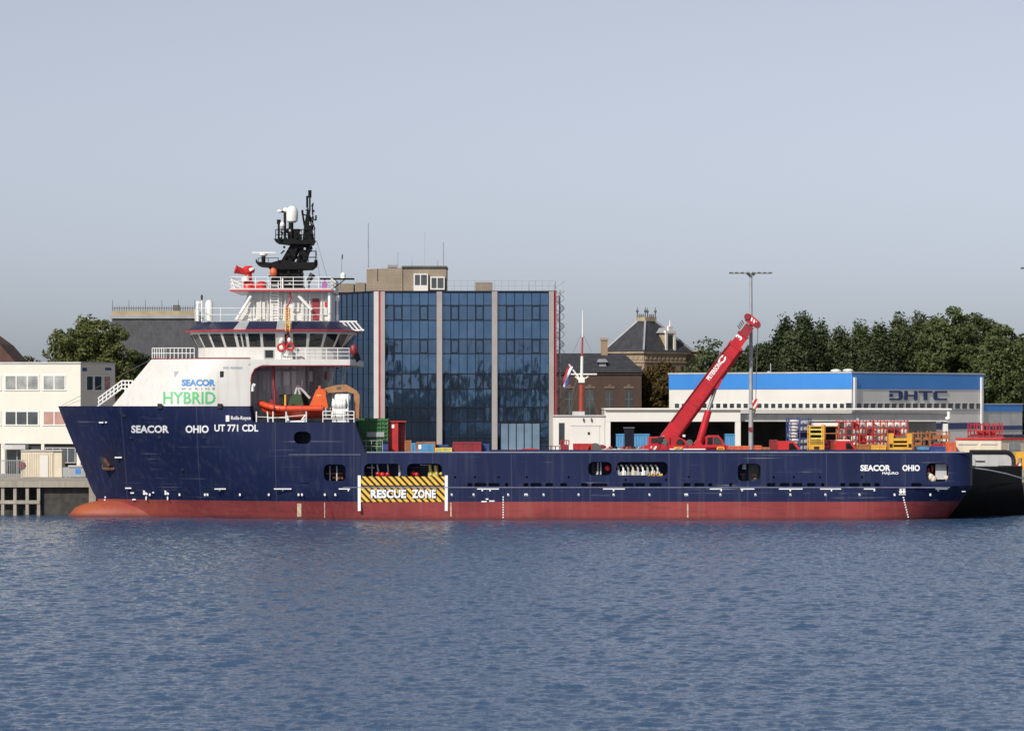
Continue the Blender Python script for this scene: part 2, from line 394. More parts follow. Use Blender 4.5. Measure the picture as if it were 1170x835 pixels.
def glass_wall_material(nm_='curtain_glass', ca=(0.045, 0.105, 0.20), cb_=(0.125, 0.205, 0.325)):
    m = bpy.data.materials.new(nm_); m.use_nodes = True; n, l = m.node_tree.nodes, m.node_tree.links
    b = n['Principled BSDF']; b.inputs['Roughness'].default_value = 0.03
    b.inputs['Metallic'].default_value = 0.85
    tc = n.new('ShaderNodeTexCoord')
    no = n.new('ShaderNodeTexNoise'); no.inputs['Scale'].default_value = 0.7; no.inputs['Detail'].default_value = 4; l.new(tc.outputs['Object'], no.inputs['Vector'])
    x = n.new('ShaderNodeMix'); x.data_type = 'RGBA'; x.inputs[6].default_value = (*ca, 1); x.inputs[7].default_value = (*cb_, 1)
    l.new(no.outputs[0], x.inputs[0]); l.new(x.outputs[2], b.inputs['Base Color'])
    mp = n.new('ShaderNodeMapping'); mp.inputs['Scale'].default_value = (1.2, 1.2, 0.45); l.new(tc.outputs['Object'], mp.inputs[0])
    n2 = n.new('ShaderNodeTexNoise'); n2.inputs['Scale'].default_value = 0.9; n2.inputs['Detail'].default_value = 1.5; l.new(mp.outputs[0], n2.inputs['Vector'])
    bp = n.new('ShaderNodeBump'); bp.inputs['Strength'].default_value = 0.055; bp.inputs['Distance'].default_value = 0.25
    l.new(n2.outputs[0], bp.inputs['Height']); l.new(bp.outputs[0], b.inputs['Normal'])
    MATS[nm_] = m
glass_wall_material()
glass_wall_material('spandrel_glass', (0.062, 0.112, 0.195), (0.10, 0.16, 0.25))

def water_material():
    m = bpy.data.materials.new('harbour_water'); m.use_nodes = True; n, l = m.node_tree.nodes, m.node_tree.links
    b = n['Principled BSDF']; b.inputs['Base Color'].default_value = (0.043, 0.088, 0.172, 1); b.inputs['Specular Tint'].default_value = (0.72, 0.88, 1.0, 1); b.inputs['Specular IOR Level'].default_value = 0.9; b.inputs['Roughness'].default_value = 0.06
    b.inputs['IOR'].default_value = 1.45
    tc = n.new('ShaderNodeTexCoord')
    mp = n.new('ShaderNodeMapping'); mp.inputs['Scale'].default_value = (1.0, 0.8, 1.0); l.new(tc.outputs['Object'], mp.inputs[0])
    n1 = n.new('ShaderNodeTexNoise'); n1.inputs['Scale'].default_value = 5.0; n1.inputs['Detail'].default_value = 5; n1.inputs['Roughness'].default_value = 0.6; l.new(mp.outputs[0], n1.inputs['Vector'])
    bp = n.new('ShaderNodeBump'); bp.inputs['Strength'].default_value = 1.0; bp.inputs['Distance'].default_value = 0.10
    l.new(n1.outputs[0], bp.inputs['Height']); l.new(bp.outputs[0], b.inputs['Normal'])
    MATS['harbour_water'] = m
water_material()

# ------------------------------------------------------------------ setting: water, quay ground
G, DK = 2.75, 2.60            # quay level, ship's cargo deck level
def make_water():
    rows = [-1500.0, -700.0, -D + 50]
    d = 76.0
    while d < D + 21: rows.append(-D + d); d *= 1.00062
    rows = np.array(rows)
    g_ = 1 + np.cumsum(0.0031 * 1.035 ** np.arange(1, 105)); core = np.linspace(-1, 1, 660)      # fine middle, coarser wings
    t = np.concatenate([-g_[::-1], core, g_]); nc = len(t); dt = np.gradient(t)[None, :]
    xs, ys = [], []
    half = (np.clip(rows + D, 50, None)) * 0.21
    Xg = half[:, None] * t[None, :]; Yg = np.repeat(rows[:, None], nc, 1)
    Xg[:, 0] = -900; Xg[:, -1] = 900
    Zg = np.zeros_like(Xg)
    dist = (Yg + D); spx = np.maximum(dist * 0.21 * dt * 0.9, dist * 0.00062)
    for i in range(80):
        lam = 0.20 * (8.5 ** (i / 79.0)) * RNG.uniform(0.9, 1.1)
        th = math.radians(-84 + RNG.normal(0, 30))
        k = 2 * math.pi / lam; ph = RNG.uniform(0, 6.28)
        amp = 0.0050 * lam * (0.8 if lam > 0.8 else 1.0)
        att = np.clip((lam / spx - 2.0) / 2.0, 0, 1)
        # patches of wind: amplitude varies slowly over the harbour
        patch = 0.75 + 0.35 * np.sin(Xg * 0.11 + Yg * 0.05 + i) * np.sin(Yg * 0.083 - Xg * 0.03 + 2 * i)
        f_ = k * (Xg * math.cos(th) + Yg * math.sin(th)) + ph
        Zg += amp * att * patch * np.sin(f_ - 0.55 * np.sin(f_))                # steep fronts, long backs
    sh = 0.06; Zg = sh * (np.exp(np.clip(Zg / sh, -3, 1.6)) - 1)          # peaked crests, flat troughs
    Zg[:, 0] = 0; Zg[:, -1] = 0; Zg[:3] = 0
    nr = len(rows)
    V = np.stack([Xg, Yg, Zg], -1).reshape(-1, 3).astype(np.float32)
    idx = np.arange(nr * nc).reshape(nr, nc)
    Q = np.stack([idx[:-1, :-1], idx[:-1, 1:], idx[1:, 1:], idx[1:, :-1]], -1).reshape(-1, 4)
    me = bpy.data.meshes.new('water')
    me.vertices.add(len(V)); me.vertices.foreach_set('co', V.ravel())
    me.loops.add(Q.size); me.loops.foreach_set('vertex_index', Q.ravel().astype(np.int32))
    me.polygons.add(len(Q)); me.polygons.foreach_set('loop_start', (np.arange(len(Q)) * 4).astype(np.int32))
    me.update(calc_edges=True); me.shade_smooth(); me.materials.append(MATS['harbour_water'])
    o = bpy.data.objects.new('water', me); COL.objects.link(o); tag(o, kind='structure')
make_water()

QY = 19.0
mat('asphalt', (0.27, 0.255, 0.235), 0.9, var=0.25)      # pale concrete pavers of the quay
q = MB().box(-3000, 3000, QY + 0.6, 6000, -3, G).build('ground', 'asphalt'); tag(q, kind='structure')
q = MB().box(-900, 900, QY, QY + 0.6, -3, G + 0.02).build('quay_wall', 'concrete'); tag(q, kind='structure')

# ------------------------------------------------------------------ the ship
SHIP = thing('supply_vessel', (0, 8, 0), 'long navy and red offshore supply vessel with white superstructure moored along the quay', 'ship')
STEM = [(-2.0, X(118.5, 8))] + [(Z(py, 8), X(px, 8)) for px, py in ((118, 594), (113, 573), (105, 560), (97, 540), (87, 515), (76.5, 490), (66.5, 465))]
BX = STEM[-1][1]; ZF = STEM[-1][0]
def stem_x(z): return float(np.interp(z, [a for a, b in STEM], [b for a, b in STEM]))
def tuck(x, z): return 3.4 * min(max((x - 27.6) / 5.95, 0), 1) ** 1.5 * max(0.0, (2.6 - z) / 2.6)      # the run of the hull under the stern
def hull_b(x, z):
    zz = min(max(z, 0), ZF) / ZF
    Lh = 23.5 - 8.5 * zz; n = 1.3 + 1.7 * zz
    t = (x - stem_x(z)) / Lh
    b = 8 * (1 - (1 - min(max(t, 0), 1)) ** n) if x < -9 else 8.0
    return b - tuck(x, z)
def hull_y(x, z): return 8 - hull_b(x, z)
XA = 33.55                                          # where the parallel side ends and the stern corner begins
def make_hull():
    u_x = list(np.concatenate([BX + 0.02 + 18 * np.linspace(0, 1, 40) ** 1.6]))
    brk = [X(285, .1), X(288.5, .1), X(405, 0), X(417.5, 0)]
    u_x = [x for x in u_x if min(abs(x - b) for b in brk) > 0.12] + brk + list(np.linspace(-9.5, XA, 24))
    u_x = sorted(u_x); u_x[0] = BX
    def ztop(x): return float(np.interp(x, brk, [Z(464, 0), Z(482, 0), Z(482.5, 0), Z(517, 0)]))
    nv = 26; near, far = [], []
    for x0 in u_x:
        wgt = max(0.0, 1 - (x0 - BX) / 13.0) ** 1.3
        cn, cf = [], []
        for j in range(nv + 1):
            z = -1.6 + (ztop(x0) + 1.6) * j / nv
            x = x0 + (stem_x(z) - BX) * wgt
            b = hull_b(x, z) if x0 > BX else 0.0
            cn.append((x, 8 - b, z)); cf.append((x, 8 + b, z))
        near.append(cn); far.append(cf)
    bm = bmesh.new()
    A = []; B = []
    for i, (cn, cf) in enumerate(zip(near, far)):
        a = [bm.verts.new(p) for p in cn]
        A.append(a); B.append(a if i == 0 else [bm.verts.new(p) for p in cf])
    def fc(*vs):
        u = []
        for v in vs:
            if v not in u: u.append(v)
        if len(u) > 2: bm.faces.new(u)
    n = len(A)
    for i in range(n - 1):
        for j in range(nv):
            fc(A[i][j], A[i + 1][j], A[i + 1][j + 1], A[i][j + 1])
            fc(B[i][j + 1], B[i + 1][j + 1], B[i + 1][j], B[i][j])
        fc(A[i][nv], A[i + 1][nv], B[i + 1][nv], B[i][nv])
        fc(B[i][0], B[i + 1][0], A[i + 1][0], A[i][0])
    for j in range(nv): fc(A[-1][j], B[-1][j], B[-1][j + 1], A[-1][j + 1])
    bm.normal_update()
    bmesh.ops.recalc_face_normals(bm, faces=bm.faces)
    me = bpy.data.meshes.new('hull'); bm.to_mesh(me); bm.free()
    return me
def rounded(px0, px1, py0, py1, Y, r):
    x0, x1, z0, z1 = X(px0, Y), X(px1, Y), Z(py1, Y), Z(py0, Y); r = min(r, (x1 - x0) / 2.05, (z1 - z0) / 2.05); pts = []
    for cx, cz, a0 in ((x1 - r, z1 - r, 0), (x0 + r, z1 - r, 90), (x0 + r, z0 + r, 180), (x1 - r, z0 + r, 270)):
        for k in range(5):
            a = math.radians(a0 + k * 22.5); pts.append((cx + r * math.cos(a), cz + r * math.sin(a)))
    return pts
OPEN = [(370, 395, 530.5, 549.5), (336, 355, 493, 507), (416, 458, 529.5, 546), (465, 505, 529.5, 546), (672, 699, 527.5, 543), (704, 763, 527.5, 543.5), (843, 869, 529.5, 549.5), (1058.5, 1084, 529, 550)]
SLOTS = [(325, 333), (342, 353), (534, 540), (542, 556), (558, 571), (577, 581), (598, 604), (606, 619), (623, 632), (640, 648), (664, 672), (676, 694), (711, 724), (726, 737), (742, 756), (781, 789), (793, 805), (809, 814), (833, 837), (876, 886), (891, 902), (905, 917), (922, 932), (938, 942), (960, 966), (970, 982), (985, 995), (999, 1005), (1041, 1053)]
def cut(me, cutters):
    ob = bpy.data.objects.new('hull', me); COL.objects.link(ob)
    tmp = []
    for c in cutters:
        m2 = bpy.data.meshes.new('cutter'); m2.from_pydata([tuple(v) for v in c.v], [], c.f); m2.update()
        b2 = bmesh.new(); b2.from_mesh(m2); bmesh.ops.recalc_face_normals(b2, faces=b2.faces); b2.to_mesh(m2); b2.free()
        co_ = bpy.data.objects.new('cutter', m2); COL.objects.link(co_); tmp.append(co_)
        md = ob.modifiers.new('b', 'BOOLEAN'); md.operation = 'DIFFERENCE'; md.solver = 'EXACT'; md.object = co_
    dg = bpy.context.evaluated_depsgraph_get(); dg.update()
    res = bpy.data.meshes.new_from_object(ob.evaluated_get(dg))
    bpy.data.objects.remove(ob)
    for t in tmp: bpy.data.objects.remove(t)
    return res
c_open, c_slot, c_well = MB(), MB(), MB()
for o4 in OPEN:
    c_open.prism_xz(rounded(*o4, 0, 0.38), -0.8, 1.75)
for a, b in SLOTS: c_slot.prism_xz(rounded(a, b, 551.6, 555.6, 0, 0.12), -0.6, 0.5)
for px, py in [(520, 545), (543, 545), (570, 545), (602, 545), (650, 545), (715, 548), (761, 548), (787, 545), (884, 545), (907, 545), (937, 545), (985, 545), (1101, 545), (341, 545), (356, 545)]:
    c_slot.lathe((X(px, 0), -0.6, Z(py, 0)), [(0.09, 0), (0.09, 0.9)], 8, 'y')
c_well.box(X(399, 2), 40, 2.0, 14.0, DK, 12)
me = cut(make_hull(), [c_open, c_slot, c_well])
for v in me.vertices: v.co -= Vector((0, 8, 0))
me.materials.clear(); me.materials.append(MATS['hull_paint'])
me.shade_smooth(); me.set_sharp_from_angle(angle=math.radians(25))
hull = bpy.data.objects.new('hull', me); COL.objects.link(hull); hull.parent = SHIP; ROOT[hull.name] = Vector((0, 8, 0))

# bulbous bow: a long red bulb whose back breaks the surface
mb = MB(); n = 20; k = 22
for j in range(k + 1):
    s_ = j / k; x = X(78, 8) + 12.0 * s_
    r = max(0.001, 1 - (1 - min(s_ / 0.42, 1)) ** 2.3) ** 0.5
    for i in range(n):
        a = 2 * math.pi * i / n; mb.v.append((x, 8 + 1.75 * r * math.cos(a), 0.05 + 1.38 * r * math.sin(a)))
for j in range(k): mb.f += [(j * n + i, (j + 1) * n + i, (j + 1) * n + (i + 1) % n, j * n + (i + 1) % n) for i in range(n)]
mb.build('bulbous_bow', 'hull_paint', SHIP, smooth=True)

# stern: rounded corner, slanting transom, raised far bulwark
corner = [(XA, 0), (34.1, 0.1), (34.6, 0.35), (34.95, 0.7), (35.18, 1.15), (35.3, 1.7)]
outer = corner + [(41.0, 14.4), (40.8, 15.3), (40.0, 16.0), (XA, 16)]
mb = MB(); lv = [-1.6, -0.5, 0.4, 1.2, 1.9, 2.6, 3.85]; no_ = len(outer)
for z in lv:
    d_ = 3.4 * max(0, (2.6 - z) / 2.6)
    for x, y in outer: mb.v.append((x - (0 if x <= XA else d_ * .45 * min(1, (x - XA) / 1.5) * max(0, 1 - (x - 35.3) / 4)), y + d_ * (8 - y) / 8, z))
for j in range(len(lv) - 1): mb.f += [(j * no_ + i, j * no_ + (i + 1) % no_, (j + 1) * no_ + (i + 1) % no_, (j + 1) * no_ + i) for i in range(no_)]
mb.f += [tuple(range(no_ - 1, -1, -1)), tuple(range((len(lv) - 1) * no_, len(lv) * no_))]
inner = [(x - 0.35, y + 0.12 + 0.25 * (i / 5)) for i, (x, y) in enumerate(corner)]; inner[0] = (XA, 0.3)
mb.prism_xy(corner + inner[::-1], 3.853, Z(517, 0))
st = mb.build('stern', mat('stern_shade_black', (0.0055, 0.005, 0.0065), .7, var=.5, vs=.6, streak=.5, dirt=(.022, .014, .013), spec=.06), SHIP, smooth=True)  # transom's shade put into the colour as near-black, brown streaks over it
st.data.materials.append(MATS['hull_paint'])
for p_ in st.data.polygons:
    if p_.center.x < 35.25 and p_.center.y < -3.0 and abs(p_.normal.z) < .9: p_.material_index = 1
mb = MB(); fx0, fx1 = X(1108, 15.7), X(1158, 15.7)
z0, z1 = 3.86, Z(516.5, 15.7); r = 0.7
pts = [(fx0, z0), (fx1, z0)] + [(fx1 - r + r * math.cos(math.radians(a)), z1 - r + r * math.sin(math.radians(a))) for a in range(0, 91, 15)] + [(fx0, z1)]
mb.prism_xz(pts, 15.7, 15.95); fb = mb.build('far_bulwark', 'light_grey', SHIP)
mb = MB()
for a, b in zip(pts[1:-1], pts[2:]): mb.tube((a[0], 15.75, a[1]), (b[0], 15.75, b[1]), 0.2)
mb.build('bulwark_rim', 'black', fb)
mb = MB().box(X(1115, 13), X(1140, 13), 13, 13.5, 3.86, Z(526, 13)); mb.box(X(1114, 13), X(1124, 13), 12.8, 13.6, Z(526, 13) + .003, Z(523.5, 13)); mb.build('roller_guide', 'light_grey', SHIP)
mb = MB().path([P(1113, 534.5, 1.6), P(1130, 537, 3), P(1150, 541, 5), P(1172, 547.5, 7.5), P(1200, 556, 10)], 0.05); mb.build('mooring_line', 'light_grey', SHIP)

# rails, strakes
mb = MB().box(X(419, 0), X(1103, 0), -0.05, 0.28, Z(517.2, 0), Z(515.9, 0)); mb.build('cap_rail', 'cap_rail', SHIP)
mb = MB().box(X(392, 0), X(1085, 0), -0.06, 0.0, Z(557.2, 0), Z(556.2, 0))
mb.box(X(330, 0), X(412, 0), -0.04, 0.001, Z(519.6, 0), Z(518.9, 0))
mb.build('rubbing_strake', 'strake', SHIP)

# anchor in its pocket, fairleads
mb = MB(); yy = hull_y(X(121, 5), Z(530, 5)) 
def on_hull(px, py):
    Y = 3.0
    for _ in range(15): Y = hull_y(X(px, Y), Z(py, Y))
    return Y
a = on_hull(121, 530)
mb.prism_xz([(X(114, a), Z(522, a)), (X(124, a), Z(521.5, a)), (X(130, a), Z(531, a)), (X(127, a), Z(536, a)), (X(118, a), Z(535, a))], a - 0.22, a + 1.2)
ap = mb.build('anchor_pocket', 'black', SHIP)
mb = MB().tube(P(119, 524, a - .3), P(125, 532, a - .3), 0.13); mb.tube(P(118, 535.5, a - .32), P(130, 536, a - .28), 0.12, 0.1); mb.tube(P(118, 535.5, a - .3), P(117, 531, a - .3), 0.1, .04); mb.tube(P(130, 536, a - .3), P(131, 532, a - .3), 0.1, .04)
mb.build('anchor', mat('anchor_rust', (.13, .05, .03), .7, var=.4, vs=3), ap)
for px in (182.5, 251):
    a = on_hull(px, 464)
    mb = MB().box(X(px - 2.4, a), X(px + 2.4, a), a - 0.12, a + 0.3, Z(466.5, a), Z(461, a)); mb.build('fairlead', 'black', SHIP)
for px, py in ((142, 474.5), (182, 499.5), (150, 499.5), (233, 499.5), (209, 536)):
    a = on_hull(px, py); MB().box(X(px - 1.6, a), X(px + 1.6, a), a - 0.06, a + 0.3, Z(py + 1.5, a), Z(py - 1.5, a)).build('hull_scupper', 'hole_dark', SHIP)

# lettering on the hull
hs_ = hull_y
lettering('ship_name', 'SEACOR', 150, 193, 485.8, 494.6, hs_, 'letter_white', SHIP, 0.035)
lettering('ship_name', 'OHIO', 212, 238.5, 485.8, 494.6, hs_, 'letter_white', SHIP, 0.035)
lettering('type_lettering', 'UT 771 CDL', 245, 295, 484.8, 493, hs_, 'letter_white', SHIP, 0.025)
lettering('maker_lettering', 'Rolls-Royce', 264, 286.5, 475.2, 480.6, hs_, 'letter_white', SHIP, 0.02)
a = on_hull(260, 478); MB().pbox(258, 262, 474.5, 481.5, a - 0.04, 0.05).build('maker_emblem', 'letter_white', SHIP)
lettering('ship_name', 'SEACOR', 983, 1017.5, 531, 538, lambda x, z: 0, 'letter_white', SHIP, 0.04)
lettering('ship_name', 'OHIO', 1031, 1051, 531, 538, lambda x, z: 0, 'letter_white', SHIP, 0.04)
lettering('home_port', 'MAJURO', 1008, 1026.5, 539, 542.6, lambda x, z: 0, 'letter_white', SHIP, 0.03)

mk = MB()
def dab(px0, px1, py0, py1):
    a = min(on_hull(px0, py0), on_hull(px1, py1), on_hull(px0, py1), on_hull(px1, py0))
    mk.pbox(px0, px1, py0, py1, a - 0.025, 0.1)
for a_, b_, t in [(245, 258, 251), (313, 333, 323), (387, 400, 398), (545, 557, 551), (557, 570, 560), (689, 714, 701), (811, 825, 824), (846, 862, 848), (890, 917, 903), (937, 961, 950), (987, 1000, 999), (1069, 1083, 1072)]:
    dab(a_, b_, 557.8, 559.0); dab(t - .8, t + .8, 559.2, 561)
for px in (234, 274, 307, 341, 345, 371, 383, 516, 541, 580.5, 600, 602, 621, 661, 701, 742, 783, 785, 823, 863, 903, 943, 982, 1022, 1063, 205, 237, 171):
    dab(px - .9, px + .9, 563.6, 566.2); dab(px - .3, px + 1.3, 565.2, 566.4)
dab(1099, 1103, 560.8, 561.8)
for px, n_ in ((549, 0), (191, 1), (167, 1)):
    pass
# thruster symbols: a ring with four blades
def prop_mark(px, py, r):
    a = on_hull(px, py) - 0.03
    c = P(px, py, a); R = r * sc(a)
    for q in range(4):
        t = math.pi / 2 * q + math.pi / 4
        for e in (-0.28, 0.28): pass
        mk.lathe((c.x + R * .55 * math.cos(t), a - 0.02, c.z + R * .55 * math.sin(t)), [(R * .4, 0), (R * .4, 0.03)], 8, 'y')
for px in (166, 190.5): prop_mark(px, 562.5, 3.4); dab(px + .2, px + 1.6, 566.5, 571)
prop_mark(1031, 559.8, 4.8); dab(1027, 1035, 564.3, 565.2)
for px0, px1, py in [(143, 150, 557.5), (149, 153, 563), (151, 155, 570.5), (174, 176, 562.5), (131, 139, 522.5), (113, 118, 482.6), (120, 122, 482.4), (550, 556, 572.8), (559, 565, 572.2), (555, 558, 570)]:
    dab(px0, px1, py - .7, py + .7)
for i in range(9):                                      # draught figures
    f = i / 8
    dab(120 - 5 * f - .6, 120 - 5 * f + 1.0, 567 + 24 * f, 568.6 + 24 * f)
    dab(574.2, 575.6, 567 + 23 * f, 568.5 + 23 * f)
    dab(1031.5 + 5.5 * f, 1033 + 5.5 * f, 567.5 + 22 * f, 569 + 22 * f)
mk.build('hull_markings', 'letter_white', SHIP)
mk = MB()
for a_, b_, y0, y1 in ((339.6, 344.2, 575, 590), (370.5, 371.3, 574, 591), (514.5, 516, 574, 590), (785, 786.5, 575, 591)): mk.pbox(a_, b_, y0, y1, -0.012, 0.03)
mat('scum_yellow', (0.5, 0.42, 0.28), 0.8, var=0.4, vs=3)
mk.build('discharge_stain', 'scum_yellow', SHIP)

# rescue zone panel painted on the side
rz = MB().pbox(411.5, 509, 544.2, 573.2, -0.03, 0.03).build('rescue_zone_marking', 'hazard_stripes', SHIP)
MB().pbox(412, 508.5, 554.2, 555.6, -0.05, 0.02).build('band', 'black', rz)
MB().pbox(408.8, 412.2, 543, 583.5, -0.055, 0.055).build('post', 'letter_white', rz); MB().pbox(508.2, 511.6, 543, 583.5, -0.055, 0.055).build('post', 'letter_white', rz)
lettering('lettering', 'RESCUE', 423.5, 464, 559, 569, lambda x, z: -0.05, 'letter_white', rz, 0.05, 1.05)
lettering('lettering', 'ZONE', 470.5, 498, 559, 569, lambda x, z: -0.05, 'letter_white', rz, 0.05, 1.05)
# dark backing strip behind the words so they stand off the stripes
lettering('letter_shadow', 'RESCUE', 423, 464.8, 558.4, 569.8, lambda x, z: -0.03, 'black', rz, 0.11, 1.05, eps=0.02)
lettering('letter_shadow', 'ZONE', 470, 498.8, 558.4, 569.8, lambda x, z: -0.03, 'black', rz, 0.11, 1.05, eps=0.02)

# gear seen inside the side openings
def gear(name, m, items, Y=0.9):
    for it in items:
        g = MB()
        if it[0] == 'b': g.pbox(it[1], it[2], it[3], it[4], Y, 0.25)
        elif it[0] == 't': g.tube(P(it[1], it[2], Y), P(it[3], it[4], Y), it[5])
        elif it[0] == 'o': g.ball(P(it[1], it[2], Y), it[3], it[3], it[3], 8, 6)
        g.build(name, m, SHIP, smooth=True)
gear('valve_gear', 'fire_red', [('o', 432, 541, .2), ('o', 437, 542, .22), ('o', 443, 541.5, .18), ('o', 472, 541, .25), ('o', 476, 542, .2), ('b', 430, 446, 542.5, 546), ('b', 469, 479, 543, 546), ('o', 694.5, 534.5, .26)])
gear('hose_fitting', 'pale_yellow', [('t', 491, 530.5, 492.5, 543, .12), ('t', 498, 531.5, 499, 544, .16), ('o', 504, 541, .15), ('b', 489, 501, 539, 545.5)])
gear('pipe_stand', 'light_grey', [('t', 425, 530, 425, 545, .05), ('t', 431, 530, 433, 545, .07), ('t', 443, 530, 444, 545, .06), ('t', 456.5, 531, 457, 545, .12), ('t', 419, 534, 428, 534, .05), ('t', 480, 531, 489, 531, .05), ('t', 683, 528, 683, 542, .07), ('t', 686.5, 528, 686.5, 542, .06), ('b', 681, 684, 538, 542),
      ('b', 848, 852.5, 530, 536), ('t', 377, 532, 377, 549, .05), ('t', 385, 532, 385, 549, .06)])
for i in range(9):
    px = 706.5 + i * 5.6; g = MB()
    g.path([P(px, 543, .5), P(px + .3, 536, .5), P(px - 1.0, 532.5, .6), P(px - 3.0, 531, .6)], 0.075)
    g.pbox(px - 1.9, px + 1.2, 537 + (i % 3), 542.8, .3, .3); g.pbox(px + 1.6, px + 2.8, 539 - (i % 2) * 1.5, 542.8, .35, .2)
    g.build('hose_station', ('light_grey', 'cream_container', 'grey_paint', 'raft_white')[(i * 3) % 4], SHIP)
gear('hose_cap', 'cargo_yellow', [('b', 740, 743, 541, 545), ('b', 745, 748.5, 541.3, 545), ('b', 750.5, 757, 541, 544)], 0.3)
gear('winch_drum', 'rust_orange', [('b', 846, 851, 541, 543), ('b', 860, 865, 541, 544), ('t', 373, 541, 391, 541, .06), ('b', 380, 392, 544, 547)], 1.3)
gear('winch_drum', 'chain_grey', [('o', 849, 546, .22), ('o', 863, 546.5, .22), ('b', 855, 867, 530, 549), ('b', 676, 680, 529, 543)], 1.5)
gear('store_locker', 'light_grey', [('b', 1069, 1081.5, 530, 547.5)], 0.7)
gear('rope_pile', 'cream_container', [('o', 1063, 545, .3), ('o', 1066, 547, .28), ('o', 1061, 541, .15), ('o', 1082, 546, .2)], 0.6)
gear('warning_gear', 'fire_red', [('b', 1060, 1062, 535, 540), ('b', 1064.5, 1066, 532, 539)], 0.8)

# ---- accommodation block
ZH0, ZH1 = Z(464, 0) + 0.004, Z(410, 0.3)
HX0, HX1 = X(128.5, 3.8), X(173, 3.8)
def house_xf(z): return HX0 + (z - ZH0) / (ZH1 - ZH0) * (HX1 - HX0)
XHE = X(286, .3)
def house_b(x, z):
    t = min(max((x - house_xf(z)) / 8.0, 0), 1)
    return 4.2 + 3.5 * (1 - (1 - t) ** 2.3)
def house_y(x, z): return 8 - house_b(x, z)
mb = MB(); nz, nx = 8, 26
for side in (-1, 1):
    o0 = len(mb.v)
    for j in range(nz + 1):
        z = ZH0 + (ZH1 - ZH0) * j / nz
        for i in range(nx + 1):
            x = house_xf(z) + (XHE - house_xf(z)) * i / nx; mb.v.append((x, 8 + side * house_b(x, z), z))
    for j in range(nz):
        for i in range(nx):
            a = o0 + j * (nx + 1) + i; q = (a, a + 1, a + nx + 2, a + nx + 1); mb.f.append(q if side < 0 else q[::-1])
N1 = (nz + 1) * (nx + 1)
for j in range(nz):
    a = j * (nx + 1); mb.f.append((a, a + nx + 1, N1 + a + nx + 1, N1 + a)); b = a + nx; mb.f.append((b, N1 + b, N1 + b + nx + 1, b + nx + 1))
t0 = nz * (nx + 1)
for i in range(nx): mb.f.append((t0 + i, t0 + i + 1, N1 + t0 + i + 1, N1 + t0 + i))
HOUSE = mb.build('accommodation_block', 'ship_white', SHIP, smooth=True)
lettering('company_lettering', 'SEACOR', 207.5, 246, 433.2, 441, house_y, 'letter_blue', SHIP, 0.05)
lettering('company_lettering', 'MARINE', 207.5, 245.5, 442.7, 445.3, house_y, 'letter_grey', SHIP, 0.02, 2.0)
lettering('hybrid_lettering', 'HYBRID', 186.5, 246, 447.5, 461.2, house_y, 'letter_green', SHIP, 0.015)
lettering('registry_number', 'IMO 9650365', 255, 277, 418.8, 421.4, house_y, 'letter_grey', SHIP, 0.0)
for px0, px1, g_ in ((199, 203, 'light_grey'), (251.3, 255.6, 'bridge_glass')):
    a = house_y(X(px0, .4), 11); wn = MB().pbox(px0, px1, 424, 431, a - 0.03, 0.2).build('window', g_, HOUSE)
mb = MB()                                                             # spandrel of the arch aft of the white side
pts = [(286, 441), (286, 412), (306, 412), (306, 416.5)] + [(304 - 17 * math.sin(math.radians(t)), 434 - 17.5 * math.cos(math.radians(t))) for t in range(6, 91, 12)]
mb.prism_xz([(X(a, .3), Z(b, .3)) for a, b in pts], 0.27, 0.6); mb.build('arch_web', 'ship_white', SHIP)
SZ0, SZ1 = Z(417.3, .3), Z(410.6, .3)
mb = MB().prism_xy([(X(284, .3), .3), (X(400, .3), .3), (X(406, .3), 1.2), (X(406, .3), 14.8), (X(400, .3), 15.7), (X(284, .3), 15.7)], SZ0, SZ1 + 0.006)
mb.build('bridge_deck', 'ship_white', SHIP)
mb = MB().path([P(286.5, 436, .25), P(287.5, 428, .25), P(291, 421.5, .25), P(297, 418.5, .25), P(306, 417.8, .25), P(400, 417.8, .25)], 0.05)
mb.path([P(312.5, 418, 1.5), P(312.5, 440, 1.5), P(314, 447, 1.5), P(314.5, 470, 1.5)], 0.13)
mb.path([Vector((x_, house_y(x_, ZH1) + .04, ZH1 + .05)) for x_ in np.linspace(HX1 + .1, XHE, 24)], 0.055)
mb.build('fire_main_pipe', mat('pipe_red', (.22, .018, .025), .5, var=.2), SHIP)
# inner casing behind the boat deck
ZB = Z(482, 0)
mb = MB().box(X(285, 3.6), X(345, 3.6), 3.6, 12.4, ZB - .02, SZ0 + .003); mb.box(X(345, 5.6) + .01, X(377, 5.6), 5.6, 10.4, ZB - .02, SZ0 + .002)
CAS = mb.build('deck_casing', mat('casing_grey', (.60, .60, .61), .5, var=.08, streak=.3, dirt=(.25, .2, .16)), SHIP)
mb = MB().pbox(338, 349, 419, 447, 3.55, .05).build('door', 'grey_paint', CAS)
mb = MB().pbox(357, 369, 420, 447, 5.54, .06).build('door', 'light_grey', CAS)
mb = MB(); 
for px in (352, 372.5, 378): mb.tube(P(px, 418, 4.0), P(px, 482, 4.0), 0.09)
for px, py in ((371, 421), (381, 423), (380, 428)): mb.pbox(px - 1.5, px + 1.5, py - 2, py + 3, 3.9, .3)
mb.build('pillar', 'light_grey', CAS)
mb = MB()
for t in np.linspace(0, 1, 11):
    mb.tube(P(381 + 1 * t, 418 + 60 * t, 6), P(390 + 1 * t, 418 + 60 * t, 6), .04, n=5)
for q in (381, 390): mb.tube(P(q, 417, 6), P(q + 1, 480, 6), .06)
mb.tube(P(397, 417, 4), P(391, 440, 4), .07); mb.build('ladder', 'light_grey', CAS)
mb = MB().tube(P(288.6, 439, .5), P(288.6, 447, .5), .12); mb.tube(P(288.6, 439, .5), P(291.5, 440.5, .5), .12); mb.build('vent_pipe', 'raft_white', SHIP)
